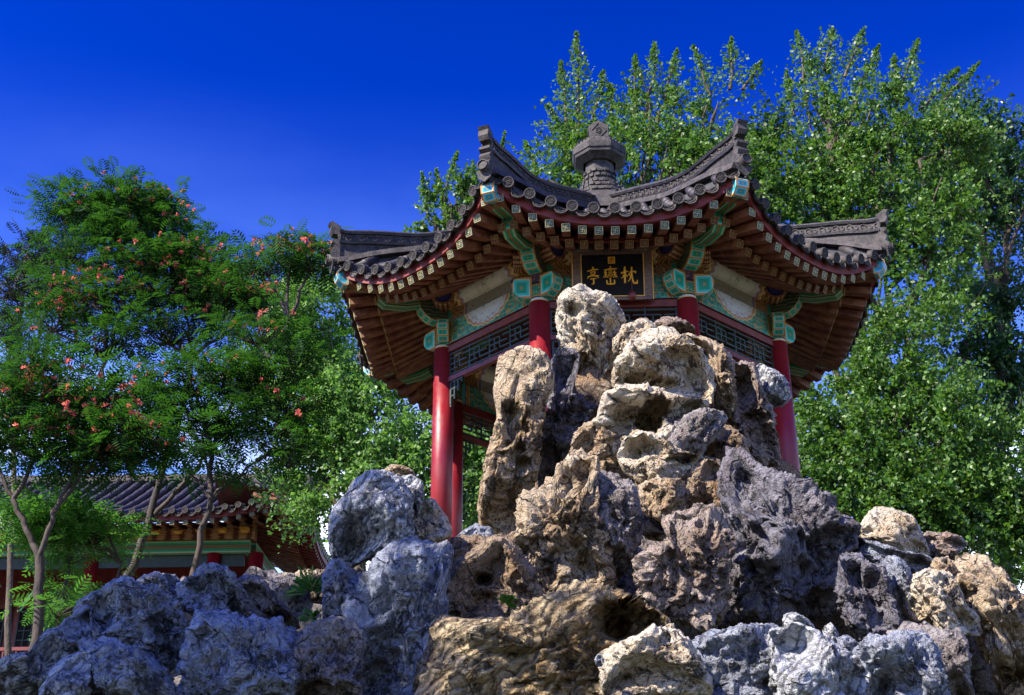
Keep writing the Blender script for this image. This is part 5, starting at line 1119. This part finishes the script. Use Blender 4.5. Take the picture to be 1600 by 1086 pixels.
# right hand end: eave running back with its rafters seen from below
def side(t): return Vector((HX1+.0+.25*(2*t-1)**2, HY+.05+6.5*t, HZ+.42*abs(2*t-1)**2.3))
m = MB()
for i in range(30):
    a, b = side(i/30), side((i+1)/30); m.bar(a+Vector((.02, 0, -.04)), b+Vector((.02, 0, -.04)), .06, .13)
m.build('eave_fascia', MAT['fascia'], hall, HO)
m = MB(); m.grid(lambda u, v: (lambda q: Vector((q.x, q.y, min(q.z, HZ-.08+2.0*max(0, min(1, (q.y-HY)/3.6))**1.2+hl(min(q.x, HX1))))))(side(u)+Vector((-1.7*v, 0, .02+1.1*v))), 24, 5); m.grid(lambda u, v: side(u)+Vector((-2.0*v, 0, -.06+.42*v)), 24, 3); m.build('side_roof', MAT['board'], hall, HO)
for i in range(34):
    t = (i+.5)/34; p = side(t)
    for nm, dx, dz, mt1 in (('flying_rafter', 0, -.14, 'fascia'), ('eave_rafter', -.38, -.16, 'rafter')):
        m = MB(); m.bar(p+Vector((dx-.8, 0, dz+.22)), p+Vector((dx, 0, dz)), .085, .085); m.build(nm, MAT[mt1], hall, HO)
    m = MB(); m.tube([p+Vector((.09, 0, .06)), p+Vector((-1.2, 0, .62))], .07, 8); m.build('tile_roll', MAT['tile'], hall, HO)
m = MB(); m.tube([(0, 0, 5.2), (0, 0, 7.98)], .15, 16); mc = m.mesh('column', MAT['red'], (0, 0, 5.2))
for x in (-18.2, -15.9, -13.6, -10.42, -7.83, -6.95): put('column', mc, hall, loc=(x-HO[0], HY+1.1-HO[1], 0))
for y in (HY+4.2, HY+5.6): put('column', mc, hall, loc=(-6.9-HO[0], y-HO[1], 0))
m = MB(); m.box((-12.7, HY+1.1, 8.12), (5.6, .09, .15)); b_ = m.build('lintel', [MAT['beam']], hall, HO)
m = MB(); m.box((-12.7, HY+1.1, 8.46), (5.7, .10, .18)); m.build('eave_purlin', MAT['bead'], hall, HO)
m = MB(); m.box((-7.1, HY+3.75, 8.12), (.09, 2.5, .16)); m.build('lintel', MAT['beam'], hall, HO)
m = MB(); m.box((-12.7, HY+1.12, 7.84), (5.5, .02, .12)); m.build('frieze_panel', MAT['lattice'], hall, HO)
for i in range(24):
    x = -18+.47*i; m = MB(); m.prism([(-.10, 0), (.10, 0), (.07, -.07), (-.07, -.07)], (x, HY+.85, 8.46), (1, 0, 0), (0, 0, 1), (0, 1, 0), .2); m.build('bracket_block', MAT['gold'], hall, HO)
m = MB(); m.box((-12.8, HY+3.3, 7.0), (5.6, .1, 1.9)); m.build('back_wall', MAT['darkred'], hall, HO)
m = MB(); m.box((-12.8, HY+2.4, 8.62), (5.7, 1.4, .03)); m.build('ceiling', MAT['board'], hall, HO)
for i in range(10):
    x = -17.8+1.12*i; f_ = MB(); f_.box((x, HY+3.14, 6.5), (.50, .04, 1.0)); fo_ = f_.build('window', MAT['darkred'], hall, HO)
    m = MB(); m.box((x, HY+3.09, 6.6), (.42, .01, .8)); 
    put('pane', m.mesh('pane', MAT['black'], HO), fo_)
    m = MB()
    for k in range(6): m.box((x-.4+.16*k, HY+3.07, 6.6), (.012, .012, .8))
    for k in range(8): m.box((x, HY+3.072, 5.85+.21*k), (.42, .011, .012))
    put('window_lattice', m.mesh('window_lattice', MAT['lattice'], HO), fo_)
m = MB(); m.box((-12.6, HY+2.6, 5.0), (6.6, 2.3, .3)); m.build('stone_platform', MAT['stone'], hall, HO)
m = MB()
for z in (5.55, 6.05): m.box((-13, HY+1.1, z), (5.3, .03, .035))
for i in range(40): m.box((-18.2+i*.27, HY+1.1, 5.6), (.015, .015, .42))
m.build('veranda_railing', MAT['darkred'], hall, HO)
